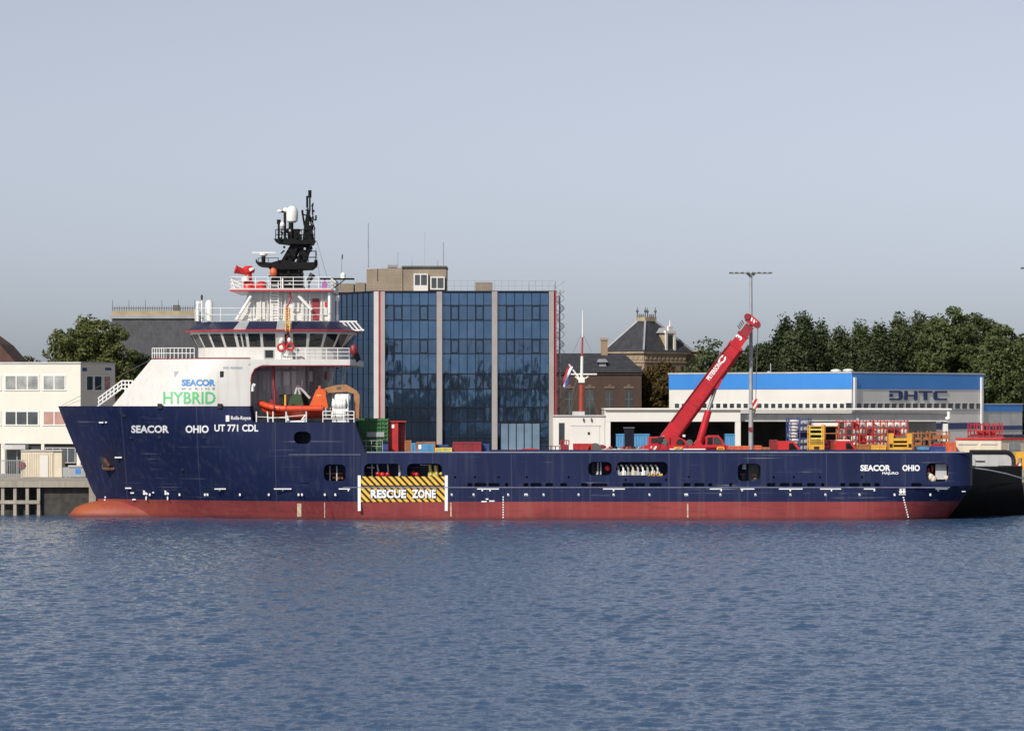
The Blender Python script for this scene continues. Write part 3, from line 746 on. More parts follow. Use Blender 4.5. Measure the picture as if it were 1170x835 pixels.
mb = MB().pbox(319.5, 334, 451, 462, 2.8, 1.0); mb.build('machinery_box', 'black', SHIP)
for q, y0, y1, w2, m_ in ((300, 428, 447, 4, 'light_grey'), (324, 424, 440, 7, 'casing_grey'), (318, 442, 452, 5, 'grey_paint'), (304, 449, 463, 6, 'grey_paint'), (353, 424, 436, 4, 'grey_paint'), (361, 430, 452, 5, 'chain_grey'), (374.5, 436, 452, 5, 'grey_paint'), (345, 449, 463, 8, 'black')):
    MB().pbox(q, q + w2, y0, y1, 3.2, .38).build('deck_locker', m_, CAS)
for q in (295, 309, 321.5, 332, 344): MB().tube(P(q, 418, 3.5), P(q, 481, 3.5), .05).build('wall_pipe', 'light_grey', CAS)
MB().tube(P(290, 423, 3.4), P(346, 423, 3.4), .06).build('wall_pipe', 'grey_paint', CAS)
for q, yy in ((303, 420.5), (330, 420.5), (357, 420.5), (384, 420.5)): MB().pbox(q, q + 3.5, yy - 1, yy + 1.2, 1.5, .4).build('deckhead_lamp', 'chain_grey', CAS)
mb = MB().pbox(371, 373.5, 424, 434, 3.8, .3); mb.pbox(370.5, 372, 427, 433, 3.7, .3); mb.build('fire_cabinet', 'dark_red', CAS)
# A-frame by the boat
mb = MB().path([P(334, 462, 2.2), P(340, 440.5, 2.2), P(347, 447, 2.2), P(354, 455, 2.2)], .1); mb.path([P(340, 441, 2.2), P(343, 451, 2.2), P(336, 452, 2.2)], .08); mb.path([P(344, 446, 2.4), P(345.5, 434, 2.4)], .07); mb.build('boat_winch_frame', 'light_grey', SHIP)
# deck edge rails on the boat deck
mb = MB()
for px in (293, 306.5, 312, 327, 350): mb.tube(P(px, 484, .25), P(px + (.0 if px != 306.5 else -1), 470, .25), .055)
mb.tube(P(293, 476, .25), P(327, 477.5, .25), .025); mb.tube(P(306, 478, .25), P(350, 474, .25), .025)
mb.rail([P(369, 482.6, .25), P(381, 482.6, .25), P(404.5, 482.6, .25)], .85, 3, .7, .04)
mb.build('railing', 'rail_white', SHIP)
mb = MB().pbox(327, 348, 480.2, 482.4, .6, 1.8); mb.tube(P(327.5, 481, .7), P(327, 472, .9), .08); mb.tube(P(330, 481, .7), P(327.5, 474, .7), .07); mb.tube(P(347, 481, .7), P(349, 473, .9), .08); mb.tube(P(344, 481, .7), P(349, 474, .7), .07); mb.build('boat_cradle', 'rail_white', SHIP)
# davit: tan box-girder arch
mb = MB()
pts = [(369, 447), (372, 443), (384, 440), (395, 439), (408, 446.5), (411, 452), (410, 478), (404.5, 478), (404.5, 450), (396, 447.5), (372, 449), (370, 452)]
mb.prism_xz([(X(a, 1.8), Z(b, 1.8)) for a, b in pts], 1.8, 2.4); mb.build('davit', 'davit_tan', SHIP)
MB().pbox(384.5, 389.5, 441.8, 444.8, 1.77, .05).build('davit_plate', 'chain_grey', SHIP)
mb = MB().pbox(409, 412, 463, 478, 2.6, .6); mb.pbox(400, 404, 470, 480, 2.2, .6); mb.build('davit_motor', 'console_orange', SHIP)

# ---- wheelhouse
ringL = [(-24.55, 7), (-24.35, 5.3), (-23.75, 4.0), (-22.95, 3.05), (-22.0, 2.35), (-21.0, 1.85), (-20.2, 1.65), (-19.15, 1.55), (-18.0, 1.55), (-16.9, 1.55), (-15.7, 1.65), (-14.6, 2.05), (-13.75, 2.85), (-13.15, 4.0), (-12.9, 6.0)]
ringL = ringL + [(x, 16 - y) for x, y in ringL[::-1]]
def offset(r, d):
    n = len(r); o = []
    for i in range(n):
        a, b, c = Vector(r[i - 1]), Vector(r[i]), Vector(r[(i + 1) % n])
        e1, e2 = (b - a).normalized(), (c - b).normalized(); q = Vector((e1.y, -e1.x)) + Vector((e2.y, -e2.x)); q.normalize()
        o.append((b.x + q.x * d, b.y + q.y * d))
    return o
levels = [(ringL, SZ1 + .01), (ringL, Z(397, 2)), (offset(ringL, .62), Z(380, 1.6)), (offset(ringL, .66), Z(377.6, 1.6))]
nR = len(ringL)
mb = MB()
for r, z in levels: mb.v += [(x, y, z) for x, y in r]
for j in range(3): mb.f += [(j * nR + i, j * nR + (i + 1) % nR, (j + 1) * nR + (i + 1) % nR, (j + 1) * nR + i) for i in range(nR)]
mb.f.append(tuple(range(3 * nR, 4 * nR)))
WH = mb.build('wheelhouse', 'ship_white', SHIP)
def pane(i, f0, f1, v0, v1, name='window'):
    a0, a1 = Vector((*levels[1][0][i], levels[1][1])), Vector((*levels[1][0][(i + 1) % nR], levels[1][1]))
    b0, b1 = Vector((*levels[2][0][i], levels[2][1])), Vector((*levels[2][0][(i + 1) % nR], levels[2][1]))
    q = lambda f, v: a0.lerp(a1, f).lerp(b0.lerp(b1, f), v)
    c = [q(f0, v0), q(f1, v0), q(f1, v1), q(f0, v1)]
    n = (c[1] - c[0]).cross(c[3] - c[0]).normalized()
    return MB().hexa([p - n * .01 for p in c] + [p + n * .025 for p in c]).build(name, 'bridge_glass', WH)
for i in range(nR):
    if i in (5, nR - 7): pane(i, .15, .42, .06, .9); pane(i, .58, .85, .06, .9)
    elif i in (8, nR - 10): pane(i, .55, .85, -.0, .9)
    elif i == 14 or i == nR - 1:
        for k in range(4): pane(i, .02 + .25 * k, .23 + .25 * k, .05, .92)
    else: pane(i, .1, .9, .05, .92)
# lower part of the wing door
dr = MB().pbox(301.5, 313, 399.5, 409.5, 1.49, .08).build('door', 'grey_paint', WH); MB().pbox(303, 312, 400.2, 408.5, 1.47, .03).build('door_window', 'bridge_glass', dr)
v0 = offset(ringL, .95); v1 = offset(ringL, -.25); zv0, zv1 = Z(376.6, 1.3), Z(367.2, 2.2)
mb = MB(); mw = MB()
for i in range(nR):
    j = (i + 1) % nR
    b = mw if i in (5, 8, nR - 7, nR - 10) else mb
    p = [Vector((*v0[i], zv0)), Vector((*v0[j], zv0)), Vector((*v1[j], zv1)), Vector((*v1[i], zv1))]
    b = MB(); b.hexa([q - Vector((0, 0, .12)) for q in p] + p)
    if i in (5, 8, nR - 7, nR - 10): b.build('visor_gap', 'grey_paint', WH); continue
    if mb.f and i in (6, 9, nR - 9, nR - 6): mb.build('roof_visor', 'navy_roof', WH); mb = MB()
    mb.add(b.v, b.f)
mb.build('roof_visor', 'navy_roof', WH)
mb = MB()
for i in range(nR): mb.tube((*v0[i], zv0 - .06), (*v0[(i + 1) % nR], zv0 - .06), .07)
mb.build('visor_edge', 'red_trim', WH)
MB().prism_xy(v1, zv1 - .3, zv1 + .02).build('roof', 'ship_white', WH)
mb = MB()
for k in range(5):
    px = 386 + 5 * k; mb.tube(P(px, 367.5, 4), P(px + 9, 378, 4), .07)
mb.tube(P(386, 367.5, 4), P(408, 367.5, 4), .07); mb.tube(P(393, 378, 4), P(416, 377, 4), .06); mb.build('sun_shade_frame', 'rail_white', WH)
mb = MB().rail([P(317, 410.6, .45), P(360, 410.6, .45), P(399, 410.6, .45), P(405.5, 410.6, 1.4)], .85, 3, .8, .03); mb.rail([P(174, 409.5, 4.2), P(190, 409.5, 2.4), P(222, 409.5, 1.2)], .8, 2, .35, .035)
mb.build('bridge_railing', 'rail_white', SHIP)
mb = MB().pbox(317, 334, 399, 410.4, .9, .5); mb.pbox(319, 323, 388, 399, .8, .4); mb.build('life_raft_release_box', 'raft_white', SHIP)
mb = MB().ball(P(322, 388.5, .7), .15, .15, .2); mb.ball(P(330.5, 388.5, .7), .15, .15, .2); mb.build('buoy_light', 'raft_white', SHIP)
mb = MB().ball(P(404, 400, 1), .3, .3, .45); mb.build('searchlight', 'dark_red', SHIP)
mb = MB().ball(P(407, 408, 1.5), .3, .3, .4); mb.tube(P(405, 402, 1.5), P(411, 411, 1.5), .12); mb.tube(P(404, 404, 1.5), P(404, 416, 1.5), .07); mb.build('floodlight', 'black', SHIP)
mb = MB().path([P(329, 398, 1.2), P(329, 377, 1.0), P(327, 371, 1.0)], .13); mb.path([P(328, 367, 2.2), P(328, 350, 2.6), P(332, 341, 2.8), P(331, 334, 2.8)], .09); mb.build('vent_pipe', 'dark_red', SHIP)
mb = MB()
for q in (326.5, 331): mb.tube(P(q, 378, .5), P(q, 352, .8), .05)
for t in np.linspace(0, 1, 10): mb.tube(P(326.5, 378 - 26 * t, .6), P(331, 378 - 26 * t, .6), .04, n=5)
mb.build('ladder', 'cargo_yellow', SHIP)

# ---- upper house under the monkey island
zt0, zt1 = zv1 - .02, Z(333, 3.5)
xa0, xa1, xb = X(271, 3.5), X(284, 3.5), X(376, 3.5)
mb = MB().hexa([(xa0, 3.5, zt0), (xb, 3.5, zt0), (xb, 12.5, zt0), (xa0, 12.5, zt0), (xa1, 3.7, zt1), (xb, 3.7, zt1), (xb, 12.3, zt1), (xa1, 12.3, zt1)])
UH = mb.build('upper_house', 'ship_white', SHIP)
mb = MB().pbox(357, 364.5, 341, 366, 3.45, .3).build('door', 'dark_red', UH)
mb = MB()
for px0, px1, y0, y1 in ((283, 291, 342, 362), (293, 303, 345, 365), (317, 323, 338, 344), (318, 322, 344, 364), (366, 374, 342, 360), (334, 342, 346, 356)): mb.pbox(px0, px1, y0, y1, 3.42, .35)
for px in (287, 298, 305.5, 326, 346, 350, 354, 368): mb.tube(P(px, 334, 3.4), P(px, 367, 3.3), .05)
mb.build('wall_locker', 'ship_white', UH)
mb = MB()
for q in (309, 318): mb.tube(P(q, 367, 3.2), P(q, 322, 3.2), .045)
for t in np.linspace(0, 1, 13): mb.tube(P(309, 367 - 40 * t, 3.2), P(318, 367 - 40 * t, 3.2), .03, n=5)
mb.tube(P(270, 366, 3), P(287, 338, 3), .14); mb.tube(P(341, 338, 3), P(356, 354, 3), .12); mb.build('brace', 'rail_white', UH)
mb = MB().pbox(371, 374.5, 345, 350, 3.3, .2).build('fire_cabinet', 'fire_red', UH)
mb = MB().prism_xy([(X(263, 3), 2.6), (X(379, 3), 2.6), (X(379, 3), 13.4), (X(263, 3), 13.4)], zt1 + .003, zt1 + .22); MI = mb.build('upper_deck', 'ship_white', SHIP)
zd = zt1 + .22
mb = MB().box(X(262.5, 2.55), X(379.5, 2.55), 2.5, 2.597, zt1 - .02, zt1 + .1); mb.build('deck_edge', 'red_trim', MI)
rl = [(X(263.5, 3), 13.2, zd), (X(263.5, 3), 2.8, zd), (X(378.5, 3), 2.8, zd), (X(378.5, 3), 13.2, zd)]
mb = MB().rail(rl, .85, 3, .95, .032); mb.tube(P(269, 332, 2.75), P(265, 319, 2.75), .06); mb.tube(P(323, 332, 2.7), P(323, 318, 2.7), .07); mb.build('railing', 'rail_white', SHIP)
mb = MB().rail([P(223, 367, 6), P(224, 367, 4), P(236, 367, 2.8), P(268, 367, 2.4), P(376, 367, 2.4)], 1.0, 2, 1.4, .028); mb.build('railing', 'rail_white', SHIP)
mb = MB().tube(P(226, 367, 4), P(226, 345, 4), .13); mb.tube(P(230.5, 367, 4), P(230.5, 342, 4), .06); mb.tube(P(226, 346, 4), P(231, 346, 4), .06); mb.pbox(224, 228, 344, 347, 3.9, .3); mb.build('light_post', 'rail_white', SHIP)
MB().pbox(229.4, 231.6, 337, 342.5, 3.9, .15).build('navigation_light', 'black', SHIP)
mb = MB().lathe(P(239, 367, 4), [(.3, 0), (.3, 1.4), (.18, 1.62), (.02, 1.66)], 12); hn = mb.build('vent_cowl', 'raft_white', SHIP, smooth=True)
mb = MB().tube(P(385.5, 367, 4), P(385.5, 342, 4), .08); mb.pbox(383.5, 387.5, 338, 344, 3.9, .3); mb.pbox(384, 387, 360, 366, 3.9, .3); mb.tube(P(376.5, 367, 3), P(376.5, 334, 3), .14); mb.build('light_post', 'rail_white', SHIP)
# fire monitor
mb = MB().lathe(P(284, 330.5, 5), [(.5, 0), (.42, .5), (.28, .7), (.25, 1.2), (.45, 1.3), (.5, 1.55), (.3, 1.8), (.02, 1.82)], 12)
mb.tube(P(282, 311.5, 5), P(269.5, 308, 4.6), .22, .3, 10); mb.tube(P(270.5, 308.3, 4.6), P(268.8, 307.8, 4.6), .34, .34, 10); mb.tube(P(284, 328, 5), P(301, 327, 5), .26, .22, 8); mb.lathe(P(299, 330.5, 5), [(.35, 0), (.35, .5), (.2, .6)], 10); mb.tube(P(293, 331, 5), P(293, 325, 5), .2)
FM = mb.build('fire_monitor', 'fire_red', SHIP, smooth=True)
mb = MB().tube(P(279.5, 316, 4.6), P(281, 321, 4.6), .3, .3, 10); mb.tube(P(286.5, 306.2, 4.6), P(288, 309, 4.6), .22); mb.build('monitor_motor', 'raft_white', FM)
# mast
Y8 = 8.0
mb = MB()
def solid(pts, y0, y1): mb.prism_xz([(X(a, Y8), Z(b, Y8)) for a, b in pts], y0, y1)
solid([(309, 331), (346, 331), (345, 303), (330, 298), (314, 306)], 6.6, 9.4)
solid([(293.5, 300), (297, 304.5), (312, 306), (322, 309), (356, 308), (361, 304), (361, 300.5), (345, 301), (322, 298), (312, 301)], 6.2, 9.8)
solid([(321, 301), (334, 301), (346, 277), (335, 277)], 6.7, 7.3); solid([(321, 301), (334, 301), (346, 277), (335, 277)], 8.7, 9.3)
solid([(339, 301), (349, 301), (356.5, 277), (347, 277)], 6.8, 9.2)
for t in (.2, .5, .8): solid([(331 + 12 * t, 300 - 22 * t), (343 + 10 * t, 300 - 22 * t), (343 + 10 * t, 297.5 - 22 * t), (331 + 12 * t, 297.5 - 22 * t)], 7.2, 8.8)
solid([(314.5, 274), (317, 278), (330, 279.5), (350, 280.5), (357, 279.5), (360, 274.5), (346, 275.5), (330, 274)], 6.2, 9.8)
solid([(334, 275), (344, 275), (343, 262), (336, 262)], 7.4, 8.6)
solid([(346, 276), (359, 276), (356, 258), (348, 258)], 7.3, 8.7)
solid([(347.5, 259), (353, 259), (354.5, 240), (351, 240)], 7.7, 8.3)
for q in ((348, 258, 345.5, 243, .08), (357, 262, 352, 242, .06), (345, 244, 361, 252, .05), (361, 252, 361, 246, .07), (345.5, 244, 345.5, 240, .09), (357, 245, 357, 234, .06), (356, 236, 358, 232, .06), (351, 241, 351, 224, .09), (354, 241, 354, 218, .07), (354, 226, 354, 217.5, .14), (357.5, 262, 357.5, 244, .05), (353, 244, 360, 262, .05)):
    mb.tube(P(q[0], q[1], Y8), P(q[2], q[3], Y8), q[4])
for q in ((318.5, 276, 318.5, 252, .09), (318.5, 256, 318.5, 251, .16), (325.5, 277, 325.5, 240, .11), (322, 277, 322, 262, .05), (319, 242, 326, 242, .08), (332.5, 276, 332.5, 252, .2), (330, 275, 330, 266, .1), (321, 262, 327, 262, .05)):
    mb.tube(P(q[0], q[1], 7.4), P(q[2], q[3], 7.4), q[4])
mb.rail([P(315, 274, 6.3), P(330, 274, 6.3), P(359.5, 274, 6.3)], .8, 2, .9, .035); mb.rail([P(359.5, 274, 6.3), P(359.5, 274, 9.7), P(315, 274, 9.7), P(315, 274, 6.3)], .8, 2, .9, .035)
mb.rail([P(352, 301, 6.3), P(361, 301, 6.3), P(361, 301, 9.7)], .95, 2, .6, .045)
mb.rail([P(295, 299.5, 6.3), P(318, 299, 6.3)], .3, 1, .7, .03); mb.tube(P(294, 301, 6.3), P(292.5, 296.5, 6.3), .06); mb.tube(P(308, 305, 6.6), P(314, 312, 6.6), .12)
mb.tube(P(301, 301, 7), P(301, 293, 7), .17); mb.pbox(359, 362.5, 297, 303.5, 6.6, .5); mb.tube(P(321, 290, 7), P(325, 286, 7), .06); mb.tube(P(355, 282, 7), P(356, 285, 7), .12)
MAST = mb.build('mast', 'black_mast', SHIP)
mb = MB().lathe(P(333.8, 254.5, 7.4), [(.28, 0), (.42, .12), (.46, .45), (.46, .85), (.38, 1.12), (.2, 1.28), (.02, 1.32)], 18); mb.build('radome', 'raft_white', MAST, smooth=True)
mb = MB().box(X(288, 7), X(315, 7), 6.9, 7.05, Z(289.3, 7), Z(288, 7)); mb.lathe(P(301, 294, 7), [(.1, 0), (.3, .15), (.32, .3), (.12, .38)], 10); mb.build('radar_scanner', 'raft_white', MAST)
mb = MB().ball(P(319.5, 241.3, 7.4), .2, .15, .13); mb.ball(P(326.5, 240, 7.4), .22, .2, .2); mb.ball(P(322.5, 257, 7.4), .2, .2, .25); mb.build('antenna', 'raft_white', MAST)
mb = MB().ball(P(312.5, 311, 6.4), .3, .3, .4); mb.build('horn', 'cargo_orange', MAST, smooth=True)
mb = MB().tube(P(352, 322, 3), P(357.5, 313, 3), .2, .26); mb.tube(P(353, 332, 3), P(353, 320, 3), .06); mb.build('searchlight', 'black', SHIP)
mb = MB().tube(P(366, 318.6, 6), P(405, 318.8, 6), .07); mb.tube(P(371, 331, 6), P(371, 318.6, 6), .05); mb.tube(P(366, 318.6, 3.2), P(379, 318.6, 6), .05); mb.tube(P(395, 318.6, 6), P(379, 331, 6), .04); mb.tube(P(392, 318, 6), P(392, 317, 6), .1); yard = mb.build('aerial_yard', 'black_mast', SHIP)
mb = MB().lathe(P(392, 318, 6), [(.2, 0), (.22, .3), (.12, .42), (.02, .45)], 10); mb.build('antenna', 'raft_white', yard)
MB().pbox(368, 373.5, 322, 329.5, 2.65, .05).build('signal_flag', mat('flag_purple', (.35, .12, .35), .7), SHIP)
mb = MB().tube(P(362, 276, 7), P(378, 331, 4), .018, n=4); mb.tube(P(361, 284, 7), P(367, 331, 3), .018, n=4); mb.tube(P(71, 463, 8), P(172, 411, 6), .02, n=4); mb.tube(P(74, 464, 8), P(150, 435, 5), .015, n=4); mb.tube(P(389, 330, 6), P(391, 292, 6), .02, n=4); mb.tube(P(391, 296, 6), P(391.4, 291, 6), .06, n=5); mb.build('stay_wire', 'chain_grey', SHIP)
g3 = np.random.default_rng(5)
for k in range(46):                                   # lamps, boxes, brackets and aerials crowding the mast
    zone = k % 4; a_, b_ = ((g3.uniform(347, 359), g3.uniform(236, 274)), (g3.uniform(315, 346), g3.uniform(262, 275)), (g3.uniform(322, 360), g3.uniform(279, 300)), (g3.uniform(306, 350), g3.uniform(300, 330)))[zone]
    mb = MB(); yq = g3.uniform(6.0, 6.6)
    if k % 3 == 0: mb.pbox(a_ - 1.1, a_ + 1.1, b_ - 1.3, b_ + 1.3, yq, .3)
    elif k % 3 == 1: mb.tube(P(a_, b_, yq), P(a_ + g3.uniform(-4, 4), b_ - g3.uniform(2, 6), yq), .05, n=5)
    else: mb.tube(P(a_, b_ + 2, yq), P(a_, b_ - g3.uniform(2, 5), yq), .05, n=5); mb.ball(P(a_, b_ - 1, yq), .14, .14, .2, 6, 4)
    mb.build('mast_fitting', 'black_mast' if k % 9 else 'grey_paint', MAST)
# foredeck stair rail
mb = MB()
for Yq in (4.6, 5.4):
    for k in range(7):
        f = k / 6; mb.tube(P(113 + 26 * f, 464 - 20 * f, Yq), P(113 + 26 * f, 455 - 20 * f, Yq), .05)
    for dz in (0, 4.5, 9): mb.tube(P(112, 464 - dz, Yq), P(139, 444 - dz, Yq), .05); mb.tube(P(139, 444 - dz, Yq), P(152, 444 - dz, Yq), .05)
    for k in range(3): mb.tube(P(143 + 4 * k, 447, Yq), P(143 + 4 * k, 435, Yq), .05)
for k in range(8):
    f = k / 7; mb.box(X(113 + 26 * f, 5) - .12, X(113 + 26 * f, 5) + .12, 4.65, 5.35, Z(464 - 20 * f, 5), Z(463.3 - 20 * f, 5))
mb.build('foredeck_stair', 'rail_white', SHIP)

# ---- things carried on the ship
RB = thing('rescue_boat', P(333, 478, 1.4), 'orange fast rescue boat in its white cradle on the boat deck', 'rescue boat')
mb = MB(); nn = 10; kk = 18; c0 = P(297, 462, 1.6); c1 = P(370, 469, 1.6)
for j in range(kk + 1):                                              # faceted hull below the collar, loft along x
    t = j / kk; x = c0.x + (c1.x - c0.x) * t
    wd = 1.05 * (1 - (1 - min(t / .45, 1)) ** 2.2) + .02; kz = Z(478, 1.6) + .75 * (1 - min(t / .3, 1)) ** 2; tz = Z(465.5, 1.6) + .25 * (1 - min(t / .25, 1))
    for i in range(nn):
        a = i / (nn - 1) * 2 - 1; mb.v.append((x, 1.6 + wd * a, kz + (tz - kz) * abs(a) ** 1.6))
for j in range(kk): mb.f += [(j * nn + i, j * nn + i + 1, (j + 1) * nn + i + 1, (j + 1) * nn + i) for i in range(nn - 1)] + [(j * nn, (j + 1) * nn, (j + 1) * nn + nn - 1, j * nn + nn - 1)]
mb.f.append(tuple(range(kk * nn, kk * nn + nn))); mb.build('boat_hull', 'boat_orange', RB, smooth=True)
mb = MB()
for side in (-1, 1):
    pts = []
    for j in range(13):
        t = j / 12; wd = 1.0 * (1 - (1 - min(t / .45, 1)) ** 2.2); pts.append(Vector((c0.x + (c1.x - c0.x) * t, 1.6 + side * wd, Z(466.8, 1.6) + .42 * (1 - min(t / .4, 1)) ** 2)))
    for a, b in zip(pts[:-1], pts[1:]): mb.tube(a, b, .24, .24, 10)
mb.build('collar', 'boat_orange', RB, smooth=True)
mb = MB()
for px in (313, 327.5, 345.5, 367.5): mb.lathe((X(px, .6) - .03, .62, Z(466.6, .6)), [(.262, 0), (.262, .06)], 10, 'x')
mb.build('collar_strap', 'dark_red', RB)
mb = MB().prism_xz([(X(a, 1.2), Z(b, 1.2)) for a, b in ((353, 465), (357, 456), (361, 446), (364, 443.5), (371.5, 445), (372.5, 449), (370.5, 465))], 1.0, 2.3); mb.prism_xz([(X(a, 1.1), Z(b, 1.1)) for a, b in ((368, 447), (372.5, 453), (375, 466), (371, 466), (367, 452))], 0.95, 1.3)
cn = mb.build('steering_console', 'console_orange', RB)
MB().pbox(361.5, 367, 451.3, 452.2, .97, .04).build('console_stripe', 'pale_yellow', cn)
mb = MB().pbox(363.8, 366.2, 440.6, 444, 1.4, .3); mb.build('light', 'cargo_orange', cn)
mb = MB().tube(P(326, 465, 1.0), P(326, 451, 1.0), .09); mb.build('boat_hook_post', 'cargo_yellow', RB)
mb = MB().prism_xz([(X(a, 2.4), Z(b, 2.4)) for a, b in ((308, 466), (308.5, 458), (311, 455.5), (318, 463), (318, 466))], 1.6, 2.4); mb.build('bow_locker', 'dark_red', RB)
mb = MB().prism_xz([(X(a, 1.9), Z(b, 1.9)) for a, b in ((329, 464), (332, 453), (336, 450), (344, 450.5), (347, 464))], 1.9, 2.7); tag(mb.build('tarpaulin', 'tarp_green', None, loc=P(338, 464, 1.9)), 'dark green tarpaulin bundle heaped behind the orange rescue boat', 'tarpaulin')
# life raft canisters
def raft(px, py, Y, label, ln=1.15, r=.36):
    t = thing('life_raft_canister', P(px, py, Y), label, 'life raft', 'white life raft canisters by the davit')
    c = P(px, py, Y)
    mb = MB().lathe((c.x - ln / 2, c.y, c.z), [(.05, 0), (r * .75, .04), (r, .14), (r, ln * .47), (r + .03, ln * .48), (r + .03, ln * .52), (r, ln * .53), (r, ln - .14), (r * .75, ln - .04), (.05, ln)], 16, 'x')
    mb.build('canister', 'raft_white', t, smooth=True)
    mb = MB()
    for q in (.28, .72): mb.lathe((c.x - ln / 2 + ln * q, c.y, c.z), [(r + .02, -.03), (r + .02, .03)], 14, 'x')
    mb.build('strap', 'light_grey', t)
raft(391.5, 455, 1.4, 'upper rear white life raft canister, highest of the stack by the davit', 1.25, .34)
raft(387.5, 461.5, .95, 'white life raft canister in the middle of the stack, in front of the tan davit')
raft(387, 475, .8, 'lowest white life raft canister, behind the deck rail under the others', 1.2, .34)
mb = MB()
mb.pbox(380, 398, 467, 469.5, .7, .8); mb.pbox(379.5, 398.5, 480, 482.3, .6, .8); mb.tube(P(380.5, 482, .8), P(380.5, 455, .9), .06); mb.tube(P(397.5, 482, .8), P(397.5, 450, 1.1), .06); mb.build('raft_rack', 'rail_white', SHIP)
for px, lab in ((340.5, 'red and white lifebuoy on the bridge wing rail, left of two'), (351, 'red lifebuoy on the bridge wing rail, right of two')): pass
def lifebuoy(px, py, Y, label):
    mb = MB(); c = P(px, py, Y); n = 16; m = 6; R, r = .27, .08
    for i in range(n):
        a = 2 * math.pi * i / n
        for j in range(m):
            b = 2 * math.pi * j / m; q = R + r * math.cos(b); mb.v.append((c.x + q * math.cos(a), c.y + r * math.sin(b), c.z + q * math.sin(a)))
    mb.f += [(i * m + j, i * m + (j + 1) % m, ((i + 1) % n) * m + (j + 1) % m, ((i + 1) % n) * m + j) for i in range(n) for j in range(m)]
    tag(mb.build('lifebuoy', 'fire_red', None, smooth=True, loc=c), label, 'lifebuoy', 'lifebuoys on the bridge wing')
lifebuoy(321.5, 397, .35, 'red lifebuoy hanging on the bridge wing beside the wing door')
lifebuoy(331.5, 396, .35, 'red lifebuoy hanging under the yellow ladder on the bridge wing')

# ------------------------------------------------------------------ left quay, jetty and office
JY = 10.5
t = thing('jetty', (X(60, JY), JY, 0), 'weathered timber and concrete jetty with dark piles ahead of the red bow', 'jetty')
JX = X(109.5, JY)
mb = MB().box(-70, JX, JY, QY - 0.02, Z(556.5, JY), Z(549.5, JY)); mb.build('deck_slab', 'concrete', t)
for px in (3, 17, 31, 44): MB().pbox(px - 1.8, px + 1.8, 556.6, 600, JY + .15, .4).build('pile', 'concrete', t)
for py in (573.5,): MB().box(-70, X(45, JY), JY + .1, JY + .5, Z(py + 2, JY), Z(py - 2, JY)).build('waling', 'concrete', t)
MB().box(-70, JX - 1.2, JY + 2.2, JY + 2.5, -2, Z(557, JY)).build('backing_wall', 'timber', t)
MB().box(X(46, JY), JX - .6, JY + .6, JY + .9, -2, Z(557, JY)).build('fender_wall', 'timber', t)
MB().box(JX - .55, JX, JY, JY + 1.4, -2, Z(556.6, JY)).build('end_post', 'concrete', t)

# office: long front face lit, end face in shade
oc = (X(92, 36), 36.0)
a = math.radians(13)
FF = Face(oc, (-math.cos(a), math.sin(a)))          # runs to the left from the corner
FF.n = -FF.n
FE = Face(oc, (math.sin(a) * .9 + .17, 1.0))
OF = thing('office_block', (oc[0], oc[1], G), 'flat roofed cream white two storey office block left of the bow', 'office')
uE = FE.u(131.5); zt = Z(415.3, 36); LF = 24.0
p0, p1, p2, p3 = FF.pt(LF, 0), FF.pt(0, 0), FE.pt(uE, 0), FF.pt(LF, 0) + (FE.pt(uE, 0) - FE.pt(0, 0))
ring = [(p.x, p.y) for p in (p0, p1, p2, p3)]
mb = MB().prism_xy(ring, Z(507, 36), zt); mb.build('wall', 'office_cream', OF)
cx = sum(p[0] for p in ring) / 4; cy = sum(p[1] for p in ring) / 4
mb = MB().prism_xy([(cx + (x - cx) * .96, cy + (y - cy) * .93) for x, y in ring], G, Z(507, 36) - .003); mb.build('ground_floor', 'dark_void', OF)
mb = MB().prism_xy([(cx + (x - cx) * 1.004, cy + (y - cy) * 1.02) for x, y in ring], zt + .002, zt + .14); mb.build('roof', 'light_grey', OF)
MATS['blind_glass'] = mat('blind_glass', (0.30, 0.31, 0.30), .15, var=.5, vs=.8)
MATS['pink_blind'] = mat('pink_blind', (0.42, 0.24, 0.2), .4, var=.2)
WR1 = (FF.z(445, .5), FF.z(429.5, .5)); WR2 = (FF.z(485, .5), FF.z(470.5, .5))
for zz in (WR1, WR2):
    for px0, px1, n in ((-40, -24, 2), (-20, 1, 3), (6, 44, 3), (49.5, 74.5, 2)):
        gl = 'pink_blind' if (zz is WR2 and px0 > 45) else ('blind_glass' if (zz is WR1) else 'window_glass')
        FF.window(px1, px0, 0, 0, OF, n, gl, z=zz, fw=.09)
FE.window(98.5, 106, 430, 445.5, OF, 1, 'window_glass', fw=.08); FE.window(107.5, 116, 430, 445.5, OF, 1, 'window_glass', fw=.08); FE.window(118.5, 126, 430, 445.5, OF, 1, 'pink_blind', fw=.08)
FE.window(98.5, 126, 471, 486, OF, 3, 'window_glass', fw=.08)
for px0, px1 in ((-12, -8), (1, 5.5), (47, 50.5), (87.5, 92)):
    FF.pbox(MB(), px1, px0, 507, 560, -.3, .0).build('column', 'office_cream', OF)
FF.window(86, 52, 512, 528, OF, 4, 'window_glass', 'light_grey', .06)
FF.window(45, 7, 514, 545, OF, 3, 'bridge_glass', 'light_grey', .06)
FF.pbox(MB(), 33, 7, 508, 513, .0, .9).build('awning', 'light_grey', OF)
FE.pbox(MB(), 94, 99, 420, 424, .003, .03).build('wall_sign', 'letter_navy', OF); FE.pbox(MB(), 120, 127, 420, 423, .003, .03).build('wall_sign', 'letter_navy', OF)
